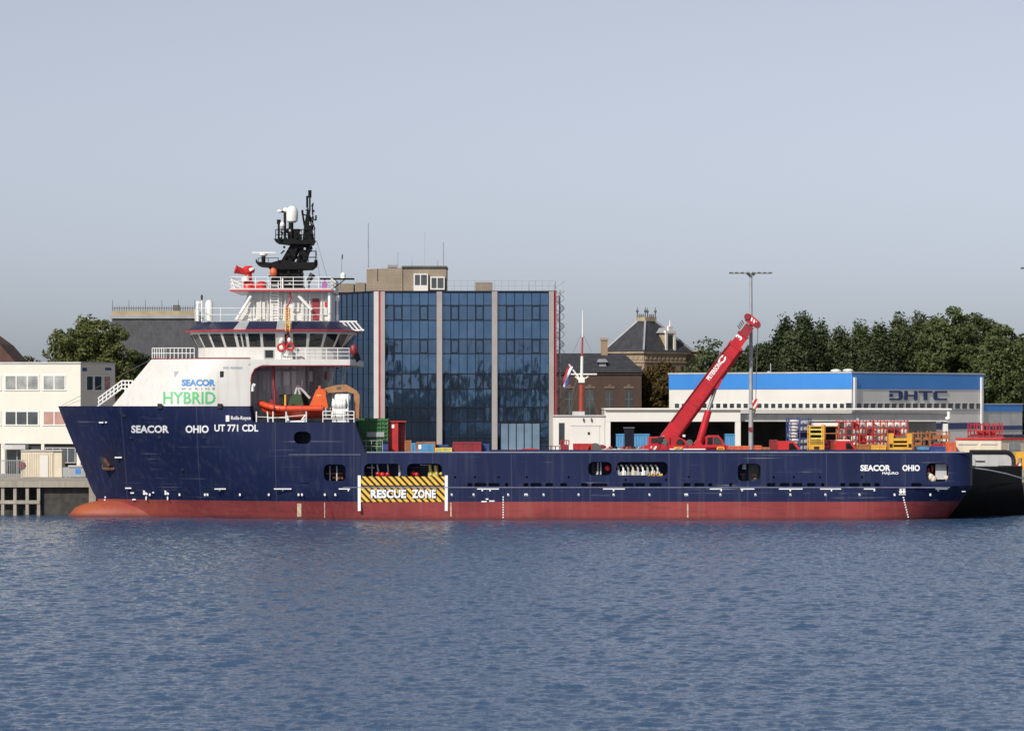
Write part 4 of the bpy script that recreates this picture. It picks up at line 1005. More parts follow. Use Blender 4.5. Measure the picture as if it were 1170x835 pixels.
# small things on that quay
t = thing('site_cabin', (X(47, 24), 24, G), 'cream corrugated cabin standing on the quay before the office', 'cabin')
cab = MB().pbox(24, 61, 515.5, 551, 24, 2.2); cab.box(X(61, 24), X(70.5, 24), 24.05, 26.1, G, Z(516, 24)); cab.build('cabin_body', 'cream_container', t)
mb = MB()
for k in range(14): mb.pbox(25 + k * 2.6, 26 + k * 2.6, 518, 548, 23.96, .05)
mb.build('cladding_rib', 'cream_container', t)
MB().pbox(23.5, 71, 514.2, 515.4, 23.9, 2.4).build('cabin_roof', 'light_grey', t); MB().pbox(46, 55, 520, 548, 23.93, .03).build('door', 'white_cladding', t)
t = thing('lifebuoy_box', (X(25, 20), 20, G), 'small red lifebuoy box on a post by the quay fence', 'lifebuoy box')
mb = MB().lathe(P(25, 532, 20), [(.02, -.15), (.32, -.14), (.36, 0), (.32, .12), (.02, .13)], 8, 'y'); mb.build('box_lid', 'dark_red', t); MB().tube(P(25, 534, 20.1), P(25, 551, 20.1), .05).build('post', 'light_grey', t)
t = thing('switch_cabinet', (X(88, 21), 21, G), 'grey steel cabinet with a blue sticker standing at the jetty end', 'cabinet')
MB().pbox(79, 97.5, 533.5, 549, 21, .8).build('cabinet_body', 'grey_paint', t); MB().pbox(77.8, 98.5, 531.6, 533.4, 20.9, 1).build('lid', 'light_grey', t); MB().pbox(86, 92, 535.5, 541, 20.97, .02).build('sticker', 'blue_cladding', t); MB().pbox(80, 97, 545, 545.8, 20.97, .02).build('cabinet_seam', 'black', t)
t = thing('quay_fence', (X(10, 19.8), 19.8, G), 'low grey steel fence along the quay edge at the far left', 'fence')
mb = MB()
for k in range(26): mb.tube(P(-25 + k * 2.1, 526, 19.8), P(-25 + k * 2.1, 551, 19.8), .025, n=4)
mb.build('bars', 'pole_steel', t)
MB().tube(P(-25, 526, 19.8), P(28, 526, 19.8), .04).build('top_rail', 'pole_steel', t); MB().tube(P(-25, 548, 19.8), P(28, 548, 19.8), .04).build('bottom_rail', 'pole_steel', t)
t = thing('parked_trailer', (X(75, 22), 22, G), 'low grey box trailer between the cream cabin and the steel cabinet', 'trailer')
MB().pbox(71.5, 79, 534, 546, 22.5, 1.6).build('trailer_box', 'grey_paint', t)
for q in (72.5, 77.5): MB().lathe(P(q, 547.5, 22.4), [(.2, 0), (.2, .2)], 10, 'y').build('wheel', 'tyre', t)

# ------------------------------------------------------------------ glass tower
TY = 50.0
TF = Face((X(427.5, TY), TY), (1, 0)); zT, zT0 = Z(333.8, TY), G
wid = X(636, TY) - X(427.5, TY)
TW = thing('glass_office_tower', (X(530, TY), TY, G), 'dark blue glass office tower with pale vertical pilasters behind the ship', 'office tower')
TL = Face((X(427.5, TY), TY), (-0.52, 0.86)); TL.n = -TL.n
uL = TL.u(372)
tip = TL.pt(uL, 0)
MB().prism_xy([(X(427.5, TY) + .05, TY + .2), (X(636, TY) - .05, TY + .2), (X(636, TY) - .05, TY + 20), (tip.x + 3, TY + 20), (tip.x + .1, tip.y + .2)], zT0, zT - .06).build('core', 'dark_void', TW)
MB().prism_xy([(X(427, TY), TY - .1), (X(636, TY), TY - .1), (X(636, TY), TY + 20.2), (tip.x + 3, TY + 20.2), (tip.x, tip.y - .1)], zT - .05, zT + .12).build('roof_edge', 'dark_frame', TW)
rows = [334.3, 349, 366, 387.5, 404, 427, 444.5, 465, 481.5, 500, 522]
bays = [(440, 499), (505.5, 562), (568.5, 627)]
def tilt_pane(mb, fc, u0, u1, z0, z1):
    tx, tz = random.gauss(0, .0022), random.gauss(0, .0016); um, zm = (u0 + u1) / 2, (z0 + z1) / 2
    c = [fc.pt(u, z, (u - um) * tx + (z - zm) * tz) for u, z in ((u0, z0), (u1, z0), (u1, z1), (u0, z1))]
    k = fc.n * -.03; k = Vector((k.x, k.y, 0))
    mb.hexa([p + k for p in c] + c)
for b0, b1 in bays:
    u0, u1 = TF.u(b0), TF.u(b1); grid = MB()
    for r in range(len(rows) - 1):
        z1, z0 = Z(rows[r], TY), Z(rows[r + 1], TY); w_ = MB()
        for k in range(6):
            a0, a1 = u0 + (u1 - u0) * k / 6, u0 + (u1 - u0) * (k + 1) / 6
            tilt_pane(w_, TF, a0 + .03, a1 - .03, z0 + .04, z1 - .04)
            if r in (1, 3, 5, 7) and k in (1, 4):                       # opening lights
                for q in ((a0 + .04, a0 + .1, z0 + .06, z1 - .06), (a1 - .1, a1 - .04, z0 + .06, z1 - .06)): TF.box(grid, *q, 0.01, .07)
                TF.box(grid, a0 + .1, a1 - .1, z1 - .12, z1 - .06, .01, .07); TF.box(grid, a0 + .1, a1 - .1, z0 + .06, z0 + .12, .01, .07)
        g = 'curtain_glass' 
        w_.build('window', 'spandrel_glass' if r in (1, 3, 5, 7) else 'curtain_glass', TW)
        TF.box(grid, u0, u1, z1 - .045, z1 + .045, -.05, .05)
    for k in range(7):
        c = u0 + (u1 - u0) * k / 6; TF.box(grid, c - .032, c + .032, G, Z(334.3, TY) - .05, -.05, .055)
    grid.build('mullions', 'dark_frame', TW)
    for r0, r1, mm in ((468, 479.5, 'pilaster'),):
        pass
for p0, p1, m, o in ((427.3, 432.8, 'pilaster_sunlit', .5), (435.2, 440, 'pilaster', .5), (499, 505.3, 'pilaster', .42), (562, 568.3, 'pilaster', .42), (627.2, 632.8, 'pilaster', .5)):
    TF.pbox(MB(), p0, p1, 333.2, 545, -.1, o).build('pilaster', m, TW)
TF.pbox(MB(), 432.85, 435.1, 333.5, 545, -.1, .4).build('red_strip', 'red_trim', TW); TF.pbox(MB(), 633, 635.8, 333.5, 545, -.1, .3).build('red_strip', 'red_trim', TW)
w_ = MB(); grid = MB(); 
for r in range(len(rows) - 1):
    w_ = MB()
    z1, z0 = Z(rows[r], TY), Z(rows[r + 1], TY)
    for k in range(9):
        a0, a1 = uL * k / 9 + .05, uL * (k + 1) / 9; tilt_pane(w_, TL, a1 - .02, a0 + .02, z0 + .01, z1 - .01)
    w_.build('window', 'curtain_glass', TW)
for k in range(1, 10): TL.box(grid, uL * k / 9 - .05, uL * k / 9 + .05, G, zT - .06, -.04, .04)
grid.build('mullions', 'dark_frame', TW)
# roof plant
MB().pbox(460, 510, 305.5, 334, TY + 4, 6).build('plant_room', 'roof_box_brick', TW)
PR = MB().prism_xy([(X(417, TY + 4), TY + 7.5), (X(460, TY + 4) - .01, TY + 3.9), (X(460, TY + 4) - .01, TY + 10), (X(417, TY + 4), TY + 10)], zT, Z(306, TY + 4)); PR.build('plant_room', 'roof_box_brick', TW)
MB().pbox(459, 510.6, 303.8, 305.6, TY + 3.8, 6.3).build('roof_coping', 'chain_grey', TW)
for p0, p1, y0, y1 in ((472.5, 489, 312.5, 333), (491.5, 508, 316, 331)):
    w_ = MB().pbox(p0, p1, y0, y1, TY + 3.4, .58).build('window_box', 'white_cladding', TW)
    MB().pbox(p0 + 1.5, p0 + 7, y0 + 1.5, y0 + 13, TY + 3.36, .03).build('pane', 'window_glass', w_); MB().pbox(p0 + 8.5, p1 - 1.5, y0 + 1.5, y0 + 13, TY + 3.36, .03).build('pane', 'window_glass', w_)
MB().pbox(543, 562.5, 322.5, 334, TY + 3, 2.5).build('vent_housing', 'roof_box_brick', TW)
for p0, p1, y0 in ((386, 404, 324), (406, 417, 323)): MB().pbox(p0, p1, y0, 334, TY + 10.5, 3).build('vent_housing', 'roof_box_brick', TW)
mb = MB().rail([(X(511, TY), TY + .3, zT + .12), (X(635, TY), TY + .3, zT + .12), (X(635, TY), TY + 15, zT + .12)], .92, 2, .62, .017); mb.build('roof_railing', 'pole_steel', TW)
mb = MB()
for px, y0, y1, r in ((420.5, 306, 255, .06), (506.5, 306, 277, .055), (485.3, 306, 266, .015), (454.5, 306, 288, .03), (500, 306, 297, .05), (470.5, 306, 297, .04), (604.5, 334, 324, .03)): mb.tube(P(px, y0, TY + 5), P(px, y1, TY + 5), r * 1.2, r)
mb.tube(P(443, 304, TY + 6), P(454, 304, TY + 6), .2); mb.build('roof_aerial', 'pole_steel', TW)
# spiral stair at the right end
mb = MB(); cxs = X(639.5, TY + 3); R_ = .42
for k in range(150):
    a0, a1 = k * .42, (k + 1) * .42; z0 = G + (Z(330, TY) - G) * k / 150; z1 = G + (Z(330, TY) - G) * (k + 1) / 150
    p, q = Vector((cxs + R_ * math.cos(a0), TY + 3 + R_ * math.sin(a0), z0)), Vector((cxs + R_ * math.cos(a1), TY + 3 + R_ * math.sin(a1), z1))
    mb.tube(p, q, .03, n=4); mb.tube(p + Vector((0, 0, .9)), q + Vector((0, 0, .9)), .025, n=4); mb.tube((cxs, TY + 3, z0), p, .03, n=4)
mb.tube((cxs, TY + 3, G), (cxs, TY + 3, Z(330, TY)), .07); mb.build('spiral_staircase', 'pole_steel', TW)
# ground level details of the tower
for k in range(5): TF.pbox(MB(), 572.4 + 9 * k, 580.8 + 9 * k, 484, 518, .06, .11).build('entrance_door', mat('entrance_glass', (.16, .24, .33), .08, var=.25, vs=.4, spec=.8), TW)
f_ = MB()
for k in range(6): TF.pbox(f_, 571.4 + 9 * k, 572.3 + 9 * k, 483, 518, .05, .14)
TF.pbox(f_, 571.4, 617.3, 482, 482.9, .05, .14); f_.build('entrance_frame', 'dark_frame', TW)

# ------------------------------------------------------------------ white hall with open bays, white store, training centre
WY = 45.0
WB = thing('storehouse', (X(662, WY), WY, G), 'small white flat roofed storehouse under the flag mast', 'storehouse')
MB().pbox(632, 691, 475.5, 560, WY, 8).build('wall', 'white_cladding', WB); MB().pbox(631.5, 691.4, 474.2, 475.4, WY - .15, 8.3).build('roof', 'light_grey', WB)
MB().pbox(638.5, 645, 483, 508, WY - .03, .05).build('window', 'window_glass', WB); dr = MB().pbox(653, 685, 487, 514, WY - .04, .05).build('door', 'white_cladding', WB)
MB().pbox(652.2, 685.8, 485.6, 486.9, WY - .06, .07).build('door_lintel', 'light_grey', WB); MB().pbox(671.5, 674, 493.5, 496.5, WY - .08, .05).build('handle', 'black', dr)
for q in (666, 675): MB().pbox(q, q + 1.2, 477.5, 481, WY - .2, .2).build('wall_lamp', 'chain_grey', WB)
HL = thing('dock_hall', (X(860, WY), WY, G), 'long low white hall with open dark bays behind the red crane', 'hall')
MB().box(X(691.3, WY), X(846, WY), WY, WY + 15, Z(481.5, WY), Z(468, WY)).build('fascia', 'white_cladding', HL)
MB().box(X(846, WY) + .003, X(1085, WY), WY + .8, WY + 15, Z(481.5, WY), Z(472.5, WY)).build('fascia', 'light_grey', HL)
MB().prism_xz([(X(690.5, WY), Z(468, WY) + .003), (X(1087, WY), Z(472, WY) + .003 + .3), (X(1087, WY), Z(471, WY) + .35), (X(690.5, WY), Z(466.3, WY))], WY - .3, WY + 15.2).build('roof', 'white_paint', HL)
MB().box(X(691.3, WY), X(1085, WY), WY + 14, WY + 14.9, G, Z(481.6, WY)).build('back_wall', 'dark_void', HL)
for p0, p1, yy in ((691.4, 697.5, 0), (840, 846.3, 0), (1079, 1084.5, .8)): MB().box(X(p0, WY), X(p1, WY), WY + yy + .02, WY + yy + .6, G, Z(481.6, WY)).build('column', 'white_cladding', HL)
MB().box(X(1000, WY), X(1084, WY), WY + 9, WY + 9.3, G, Z(482, WY)).build('inner_wall', 'grey_paint', HL)
MB().box(X(979, WY), X(982, WY), WY + .6, WY + .78, Z(500, WY), Z(472.6, WY)).build('downpipe', 'light_grey', HL)
mb = MB().tube(P(1084, 470, WY - .5), P(1084, 479, WY - .5), .15); mb.ball(P(1083, 478, WY - .8), .25, .25, .2); mb.build('floodlight', 'raft_white', HL)
MB().pbox(1076, 1083, 482, 484, WY - 1, .6).build('wall_bracket', 'black', HL)
for i, (p0, p1, m, lab) in enumerate(((704, 742, 'sky_blue', 'light blue container at the hall bay, behind the black gate frame'), (829, 841, 'sky_blue', 'light blue container end seen behind the crane cabin'),)):
    t = thing('shipping_container', (X((p0 + p1) / 2, WY + .25), WY + .25, G), lab, 'container')
    MB().pbox(p0, p1, 496.5, 540, WY + .25, 2.4).build('container_body', m, t); w_ = MB()
    for k in range(int((p1 - p0) / 3)): w_.pbox(p0 + 1 + k * 3, p0 + 2.2 + k * 3, 498, 538, WY + .2, .06)
    w_.build('corrugation', m, t); MB().pbox(p0 - .4, p1 + .4, 495.6, 497, WY + .18, 2.5).build('top_rail', m, t)

# training centre (two storey, blue band), corner toward the camera
CY = 66.0
cor = (X(973, CY), CY)
CR = Face(cor, (.638, .773)); CL = Face(cor, (-.773, .638)); CL.n = -CL.n
TC = thing('training_centre', (cor[0], cor[1], G), 'blue and white clad hall with a window strip and DHTC lettering', 'hall')
ztop = Z(426, CY); uR, uLf = CR.u(1124), CL.u(764.5)
def band(fc, u1, za, zb, m, off, name, off0=-.2): return fc.box(MB(), 0 if off < .05 else -.0, u1, za, zb, off0, off).build(name, m, TC)
zb1, zb2, zb3, zb4 = Z(444.3, CY), Z(459.6, CY), Z(467.4, CY), Z(484, CY)
pl = CL.pt(uLf, 0); pr = CR.pt(uR, 0); pb = pl + (pr - Vector((*cor, 0)))
MB().prism_xy([(pl.x, pl.y), (cor[0], cor[1]), (pr.x, pr.y), (pb.x, pb.y)], G, ztop - .03).build('wall', 'white_cladding', TC)
for fc, uu in ((CL, uLf), (CR, uR)):
    fc.box(MB(), .01, uu, zb1, ztop - .04, -.1, .05).build('blue_band', 'blue_cladding', TC)
    fc.box(MB(), .01, uu, zb3 - .25, zb3 - .1, -.1, .06).build('sill', 'light_grey', TC)
MB().prism_xy([((cor[0] * 1.0), cor[1] - .12), (pr.x + .12, pr.y), (pb.x, pb.y + .1), (pl.x - .12, pl.y)], ztop - .02, ztop + .12).build('roof', 'light_grey', TC)
CR.box(MB(), .02, uR, Z(491.5, CY), Z(484, CY), -.1, .05).build('navy_band', 'navy_band', TC)
nl = 30
for k in range(26):
    a0 = 771 + k * 7.85
    CL.window(a0 + 5.6, a0, 0, 0, TC, 1, 'window_glass', 'navy_band' if k == 25 else 'white_frame', .06, z=(zb3 + .02, zb2 - .12))
px = 979.0
for k in range(18):
    a0 = 978 + k * 8.05; CR.window(a0, a0 + 6.3, 0, 0, TC, 1, 'window_glass', 'light_grey', .06, z=(zb3 + .02, zb2 - .12))
CR.pbox(MB(), 974.5, 976.8, 431, 468, .06, .2).build('downpipe', 'white_frame', TC); CR.pbox(MB(), 1119.5, 1121.5, 431, 500, .06, .2).build('downpipe', 'white_frame', TC)
# DHTC sign: heavy square letters
ds = MB(); L0 = CR.u(1016); L1 = CR.u(1082); zl0, zl1 = Z(457, CY + 9), Z(446.6, CY + 9)
def seg(c, x0, x1, y0, y1):
    ww = (L1 - L0) / 4.15; b = L0 + c * ww * 1.05
    CR.box(ds, b + x0 * ww * .92, b + x1 * ww * .92, zl0 + (zl1 - zl0) * y0, zl0 + (zl1 - zl0) * y1, .003, .08)
for c in range(4):
    for q in (((0, .82, .82, 1), (0, .82, 0, .18), (.72, .92, .04, .96), (.90, 1, .14, .86), (0, .24, .36, .68)),
              ((0, .24, 0, 1), (.76, 1, 0, 1), (.24, .76, .42, .58)), ((-.03, 1.03, .82, 1), (.36, .64, 0, .82)),
              ((.14, 1.06, .82, 1), (.14, 1.06, 0, .18), (.08, .28, .04, .96), (0, .10, .14, .86)))[c]: seg(c, *q)
ds.build('dhtc_lettering', mat('sign_navy', (.012, .03, .13), .5), TC)
# lower annexe to the right
AN = Face((pr.x, pr.y), (.638, .773)); ua = AN.u(1168); az = Z(462, pr.y)
an = thing('annexe', (pr.x, pr.y, G), 'lower blue banded annexe at the right end of the hall', 'annexe')
q0, q1 = AN.pt(0, 0), AN.pt(ua, 0); bk = Vector((-.773, .638, 0)) * 12
MB().prism_xy([(q0.x + .01, q0.y + .02), (q1.x, q1.y), (q1.x + bk.x, q1.y + bk.y), (q0.x + bk.x, q0.y + bk.y)], G, az).build('wall', 'light_grey', an)
AN.box(MB(), .02, ua, Z(470, pr.y), az - .03, -.1, .05).build('blue_band', 'blue_cladding', an); AN.box(MB(), .02, ua, Z(491, pr.y), Z(486.5, pr.y), -.1, .05).build('navy_band', 'navy_band', an)
AN.box(MB(), -.0, ua + .1, az + .002, az + .1, -.3, .1).build('roof', 'light_grey', an)
for px, Yv, lab in ((969, CY + 4, 'rounded white roof ventilator above the corner of the blue banded hall'), (955, CY + 7, 'white roof ventilator on the blue banded hall, left of the corner one')):
    t = thing('roof_ventilator', (X(px, Yv), Yv, ztop + .1), lab, 'ventilator')
    MB().lathe((X(px, Yv), Yv, ztop + .1), [(.3, 0), (.3, .12), (.52, .13), (.48, .24), (.2, .33), (.02, .34)], 12).build('cowl', 'raft_white', t, smooth=True); MB().lathe((X(px, Yv), Yv, ztop + .0), [(.35, 0), (.35, .08)], 10).build('collar', 'light_grey', t)
t = thing('roof_mast', (X(880.5, CY + 12), CY + 12, ztop), 'thin grey aerial mast on the roof of the blue banded hall', 'aerial')
mb = MB().tube(P(880.5, 430, CY + 12), P(880.5, 415, CY + 12), .05); mb.build('pole', 'pole_steel', t); MB().tube(P(876, 426, CY + 12), P(885, 426, CY + 12), .05).build('crossbar', 'pole_steel', t); MB().pbox(877, 879.5, 424, 429, CY + 11.8, .3).build('junction_box', 'light_grey', t)

# ------------------------------------------------------------------ old brick buildings
BY = 86.0
OB = thing('brick_wing', (X(690, BY), BY, G), 'long dark brick building with slate roof and tall arched windows behind the flag mast', 'brick building')
xl, xr = X(600, BY), X(733, BY)
MB().box(xl, xr, BY, BY + 12, G, Z(428, BY)).build('wall', 'brown_brick', OB)
MB().box(xl - .1, xr + .1, BY - .15, BY + 12.1, Z(428, BY) + .002, Z(425.5, BY)).build('cornice', 'brown_brick', OB)
mb = MB(); e0, e1, rz_ = Z(425.5, BY) + .004, Z(403.5, BY + 5), 0
mb.add([(xl - .3, BY - .3, e0), (xr + .3, BY - .3, e0), (xr + .3, BY + 12.3, e0), (xl - .3, BY + 12.3, e0), (xl, BY + 5.6, e1), (xr - 1.6, BY + 5.6, e1), (xl, BY + 6.4, e1), (xr - 1.6, BY + 6.4, e1)], [(0, 1, 5, 4), (1, 2, 7, 5), (2, 3, 6, 7), (3, 0, 4, 6), (4, 5, 7, 6), (0, 3, 2, 1)])
RF = mb.build('roof', 'slate', OB)
WF = Face((xl, BY), (1, 0))
for px in (650.5, 674, 696.5, 718.5):
    g = WF.pbox(MB(), px - 4.6, px + 4.6, 448, 480, .004, .02); u0, u1 = WF.u(px - 4.6), WF.u(px + 4.6); zc = Z(448, BY)
    arc = [(X(px, BY) + (u1 - u0) / 2 * math.cos(math.radians(a_)), zc + .28 * math.sin(math.radians(a_))) for a_ in range(0, 181, 20)]
    g.prism_xz(arc, BY - .02, BY - .004)
    wn = g.build('window', 'window_glass', OB); f = MB()
    WF.box(f, (u0 + u1) / 2 - .05, (u0 + u1) / 2 + .05, Z(480, BY), zc, .02, .06); WF.box(f, u0, u1, Z(456, BY) - .05, Z(456, BY) + .05, .02, .055); f.build('frame', 'chain_grey', wn)
    f = MB(); WF.box(f, u0 - .12, u1 + .12, Z(446, BY) + .2, Z(444, BY) + .25, 0, .06); WF.box(f, (u0 + u1) / 2 - .15, (u0 + u1) / 2 + .15, Z(446, BY) + .2, Z(442, BY) + .25, 0, .09); f.build('keystone', mat('brick_trim', (.16, .11, .08), .85, var=.2), wn)
CHY = BY + 5
mb = MB().pbox(686.8, 694.3, 388, 412, CHY, .8); ch = mb.build('chimney', 'tan_brick', RF); MB().pbox(685.8, 695.3, 386, 388.6, CHY - .1, 1).build('chimney_cap', 'sandstone', OB)
mb = MB().pbox(684.5, 692.5, 414, 420.5, BY + 1.6, 2.4); mb.prism_xz([(X(682, BY + 1.4), Z(413.8, BY + 1.4)), (X(695, BY + 1.4), Z(413.8, BY + 1.4)), (X(692, BY + 1.4), Z(410, BY + 1.4)), (X(684, BY + 1.4), Z(410, BY + 1.4))], BY + 1.3, BY + 4); dm = mb.build('dormer', 'lead', RF)
MB().pbox(645, 653, 400, 404, CHY + .5, .5).build('ridge_vent', 'slate', RF) if False else None

PY_ = 96.0
pc = (X(736, PY_), PY_)
an_ = math.radians(45)
PRf = Face(pc, (math.cos(an_), math.sin(an_))); PLf = Face(pc, (-math.cos(an_), math.sin(an_))); PLf.n = -PLf.n
OT = thing('brick_pavilion', (pc[0], pc[1], G), 'ornate tan brick corner pavilion with steep slate pyramid roof', 'brick building')
u_r, u_l = PRf.u(784), PLf.u(698); zE = Z(401, PY_)
def ringof(off):
    a = PLf.pt(u_l + off, 0, 0); c = PRf.pt(u_r + off, 0, 0); b = Vector((*pc, 0)); d = a + c - b
    a = a; out = []
    cen = (a + c) / 2
    for p in (a, b, c, d):
        q = p + (p - cen).normalized() * off; out.append((q.x, q.y))
    return out, cen
rg, cen = ringof(0)
MB().prism_xy(rg, G, Z(403.5, PY_)).build('wall', 'tan_brick', OT)
rg2, _ = ringof(.35); MB().prism_xy(rg2, Z(403.5, PY_) + .002, zE).build('eaves', 'sandstone', OT)
zA = Z(366, PY_); half = (X(747, PY_) - X(729, PY_)) / 2
topc = Vector((X(738.5, cen.y), cen.y, zA))
def towards(p, k): return (topc.x + (p[0] - cen.x) * k, topc.y + (p[1] - cen.y) * k)
rg3, _ = ringof(.45)
mb = MB(); mb.v = [(x, y, zE + .004) for x, y in rg3] + [(*towards(p, .24), zA) for p in rg]
mb.f = [(0, 1, 5, 4), (1, 2, 6, 5), (2, 3, 7, 6), (3, 0, 4, 7), (4, 5, 6, 7), (3, 2, 1, 0)]
RP = mb.build('roof', 'slate', OT)
mb = MB()
for i in range(4): mb.tube(mb_v := (*rg3[i], zE + .05), (*towards(rg[i], .24), zA), .13, n=5)
mb.build('ridge_lead', 'lead', RP)
MB().prism_xy([towards(p, .27) for p in rg], zA + .002, Z(361.5, PY_)).build('roof_crown', 'sandstone', RP)
mb = MB()
for i in range(4):
    x, y = towards(rg[i], .24); mb.tube((x, y, Z(361.5, PY_)), (x, y, Z(350, PY_)), .07, .03); mb.ball((x, y, Z(354.5, PY_)), .15, .15, .18, 6, 4)
    x2, y2 = towards(rg[(i + 1) % 4], .24)
    for k in range(1, 5): mb.tube((x + (x2 - x) * k / 5, y + (y2 - y) * k / 5, Z(361.5, PY_)), (x + (x2 - x) * k / 5, y + (y2 - y) * k / 5, Z(357.5, PY_)), .05, .02, 5)
mb.build('finials', 'chain_grey', RP)
# stepped stone dormer on the right slope
um = PRf.u(765); zd0, zd1 = zE + .05, Z(381, PY_ + 3)
def pd(mb, u0, u1, z0, z1, o0, o1): return PRf.box(mb, u0, u1, z0, z1, o0, o1)
dmb = MB(); pd(dmb, um - .62, um + .62, zd0, zd1, -2.2, .1); dmb2 = dmb.build('dormer', 'sandstone', OT)
mb = MB(); pd(mb, um - .3, um + .3, zd0 + .25, zd1 - .2, .1, .13); mb.build('window', 'window_glass', dmb2)
mb = MB(); pd(mb, um - .8, um - .5, zd0, zd1 + .15, .1, .2); pd(mb, um + .5, um + .8, zd0, zd1 + .15, .1, .2); pd(mb, um - .8, um + .8, zd1, zd1 + .28, -.1, .22); pd(mb, um - .35, um + .35, zd1 + .285, zd1 + .75, -.05, .18); c_ = PRf.pt(um, zd1 + .7, .05); mb.tube(c_, c_ + Vector((0, 0, .75)), .12, .03); mb.build('gable', 'white_paint', dmb2)
mb = MB(); a_, b_ = PRf.pt(um, 0, .0), None
mb.v = [PRf.pt(um - .9, zd1 + .05, -2.4), PRf.pt(um - .9, zd1 + .05, .0), PRf.pt(um + .9, zd1 + .05, .0), PRf.pt(um + .9, zd1 + .05, -2.4), PRf.pt(um, zd1 + .6, -2.4), PRf.pt(um, zd1 + .6, 0)]
mb.f = [(0, 1, 5, 4), (2, 3, 4, 5), (1, 2, 5), (0, 4, 3), (0, 3, 2, 1)]; mb.build('dormer_roof', 'lead', dmb2)
# frieze blocks, tall recesses
mb = MB()
for fc, ue in ((PLf, u_l), (PRf, u_r)):
    n = max(4, int(ue / .62))
    for k in range(n):
        u = ue * (k + .5) / n; fc.box(mb, u - .17, u + .17, Z(410.5, PY_), Z(406.5, PY_), .0, .07)
    fc.box(mb, 0, ue, Z(405, PY_), Z(404, PY_), 0, .12); fc.box(mb, 0, ue, Z(414, PY_), Z(413, PY_), 0, .1)
mb.build('frieze', 'sandstone', OT)
mb = MB()
for fc, ue in ((PLf, u_l), (PRf, u_r)):
    n = max(3, int(ue / 1.1))
    for k in range(n): u = ue * (k + .5) / n; fc.box(mb, u - .25, u + .25, Z(446, PY_), Z(418, PY_), 0, .02)
mb.build('blind_arches', 'brown_brick', OT)
EX = thing('brick_range', (X(795, PY_ + 8), PY_ + 8, G), 'flat topped brick range behind the autumn tree, right of the pavilion', 'brick building')
MB().pbox(770, 805, 402, 480, PY_ + 6, 7).build('wall', 'tan_brick', EX); mb = MB().pbox(768, 806, 400, 401.8, PY_ + 5.7, 7.5); mb.build('cornice', 'sandstone', EX)
mb = MB()
for k in range(6): mb.pbox(772 + 5.5 * k, 775.5 + 5.5 * k, 406, 410, PY_ + 5.95, .1)
mb.build('frieze', 'sandstone', EX); w_ = MB()
for k in range(5): w_.pbox(773 + 6.5 * k, 776 + 6.5 * k, 418, 440, PY_ + 5.96, .08)
w_.build('blind_arches', 'brown_brick', EX)

# slate mansard behind the wheelhouse
MY = 112.0
MN = thing('mansard_building', (X(190, MY), MY, G), 'big slate mansard roofed building with ironwork cresting behind the left tree', 'brick building')
MB().pbox(110, 244, 430, 560, MY, 14).build('wall', 'brown_brick', MN)
mb = MB(); z0, z1 = Z(430, MY) + .003, Z(364, MY + 3.5)
x0, x1, y0, y1 = X(104, MY), X(246, MY), MY - .5, MY + 14.5; i0, i1 = X(128, MY + 3), X(222, MY + 3)
mb.v = [(x0, y0, z0), (x1, y0, z0), (x1, y1, z0), (x0, y1, z0), (i0, MY + 3.5, z1), (i1, MY + 3.5, z1), (i1, MY + 10.5, z1), (i0, MY + 10.5, z1)]
mb.f = [(0, 1, 5, 4), (1, 2, 6, 5), (2, 3, 7, 6), (3, 0, 4, 7), (4, 5, 6, 7), (3, 2, 1, 0)]; mr_ = mb.build('roof', 'slate', MN)
MB().box(i0 - .3, i1 + .3, MY + 3.2, MY + 10.8, z1 + .003, z1 + .35).build('roof_curb', 'lead', mr_); MB().box(i0 - .1, i1 + .1, MY + 3.4, MY + 10.6, z1 + .353, z1 + .85).build('roof_parapet', 'sandstone', mr_)
mb = MB(); zz = z1 + .853
for k in range(36):
    x = i0 + (i1 - i0) * k / 35; mb.tube((x, MY + 3.5, zz), (x, MY + 3.5, zz + (1.2 if k % 7 == 0 else .55)), .05, .02, 5)
mb.tube((i0, MY + 3.5, zz + .3), (i1, MY + 3.5, zz + .3), .04, n=5); mb.build('cresting', 'chain_grey', mr_)
MB().pbox(197.5, 204.5, 348.5, 362, MY + 6, 1).build('chimney', 'chain_grey', mr_)
HY_ = 85.0
HS = thing('gabled_house', (X(-15, HY_), HY_, G), 'house with brown tiled roof at the far left edge behind the office', 'house')
MB().pbox(-70, 17, 416, 560, HY_, 9).build('wall', 'brown_brick', HS)
mb = MB(); z0, z1 = Z(416, HY_) + .004, Z(377, HY_)
mb.prism_xz([(X(-78, HY_), z0), (X(20, HY_), z0), (X(0, HY_), Z(393, HY_)), (X(-22, HY_), z1)], HY_ - .3, HY_ + 9.3); mb.build('roof', 'roof_tile', HS)

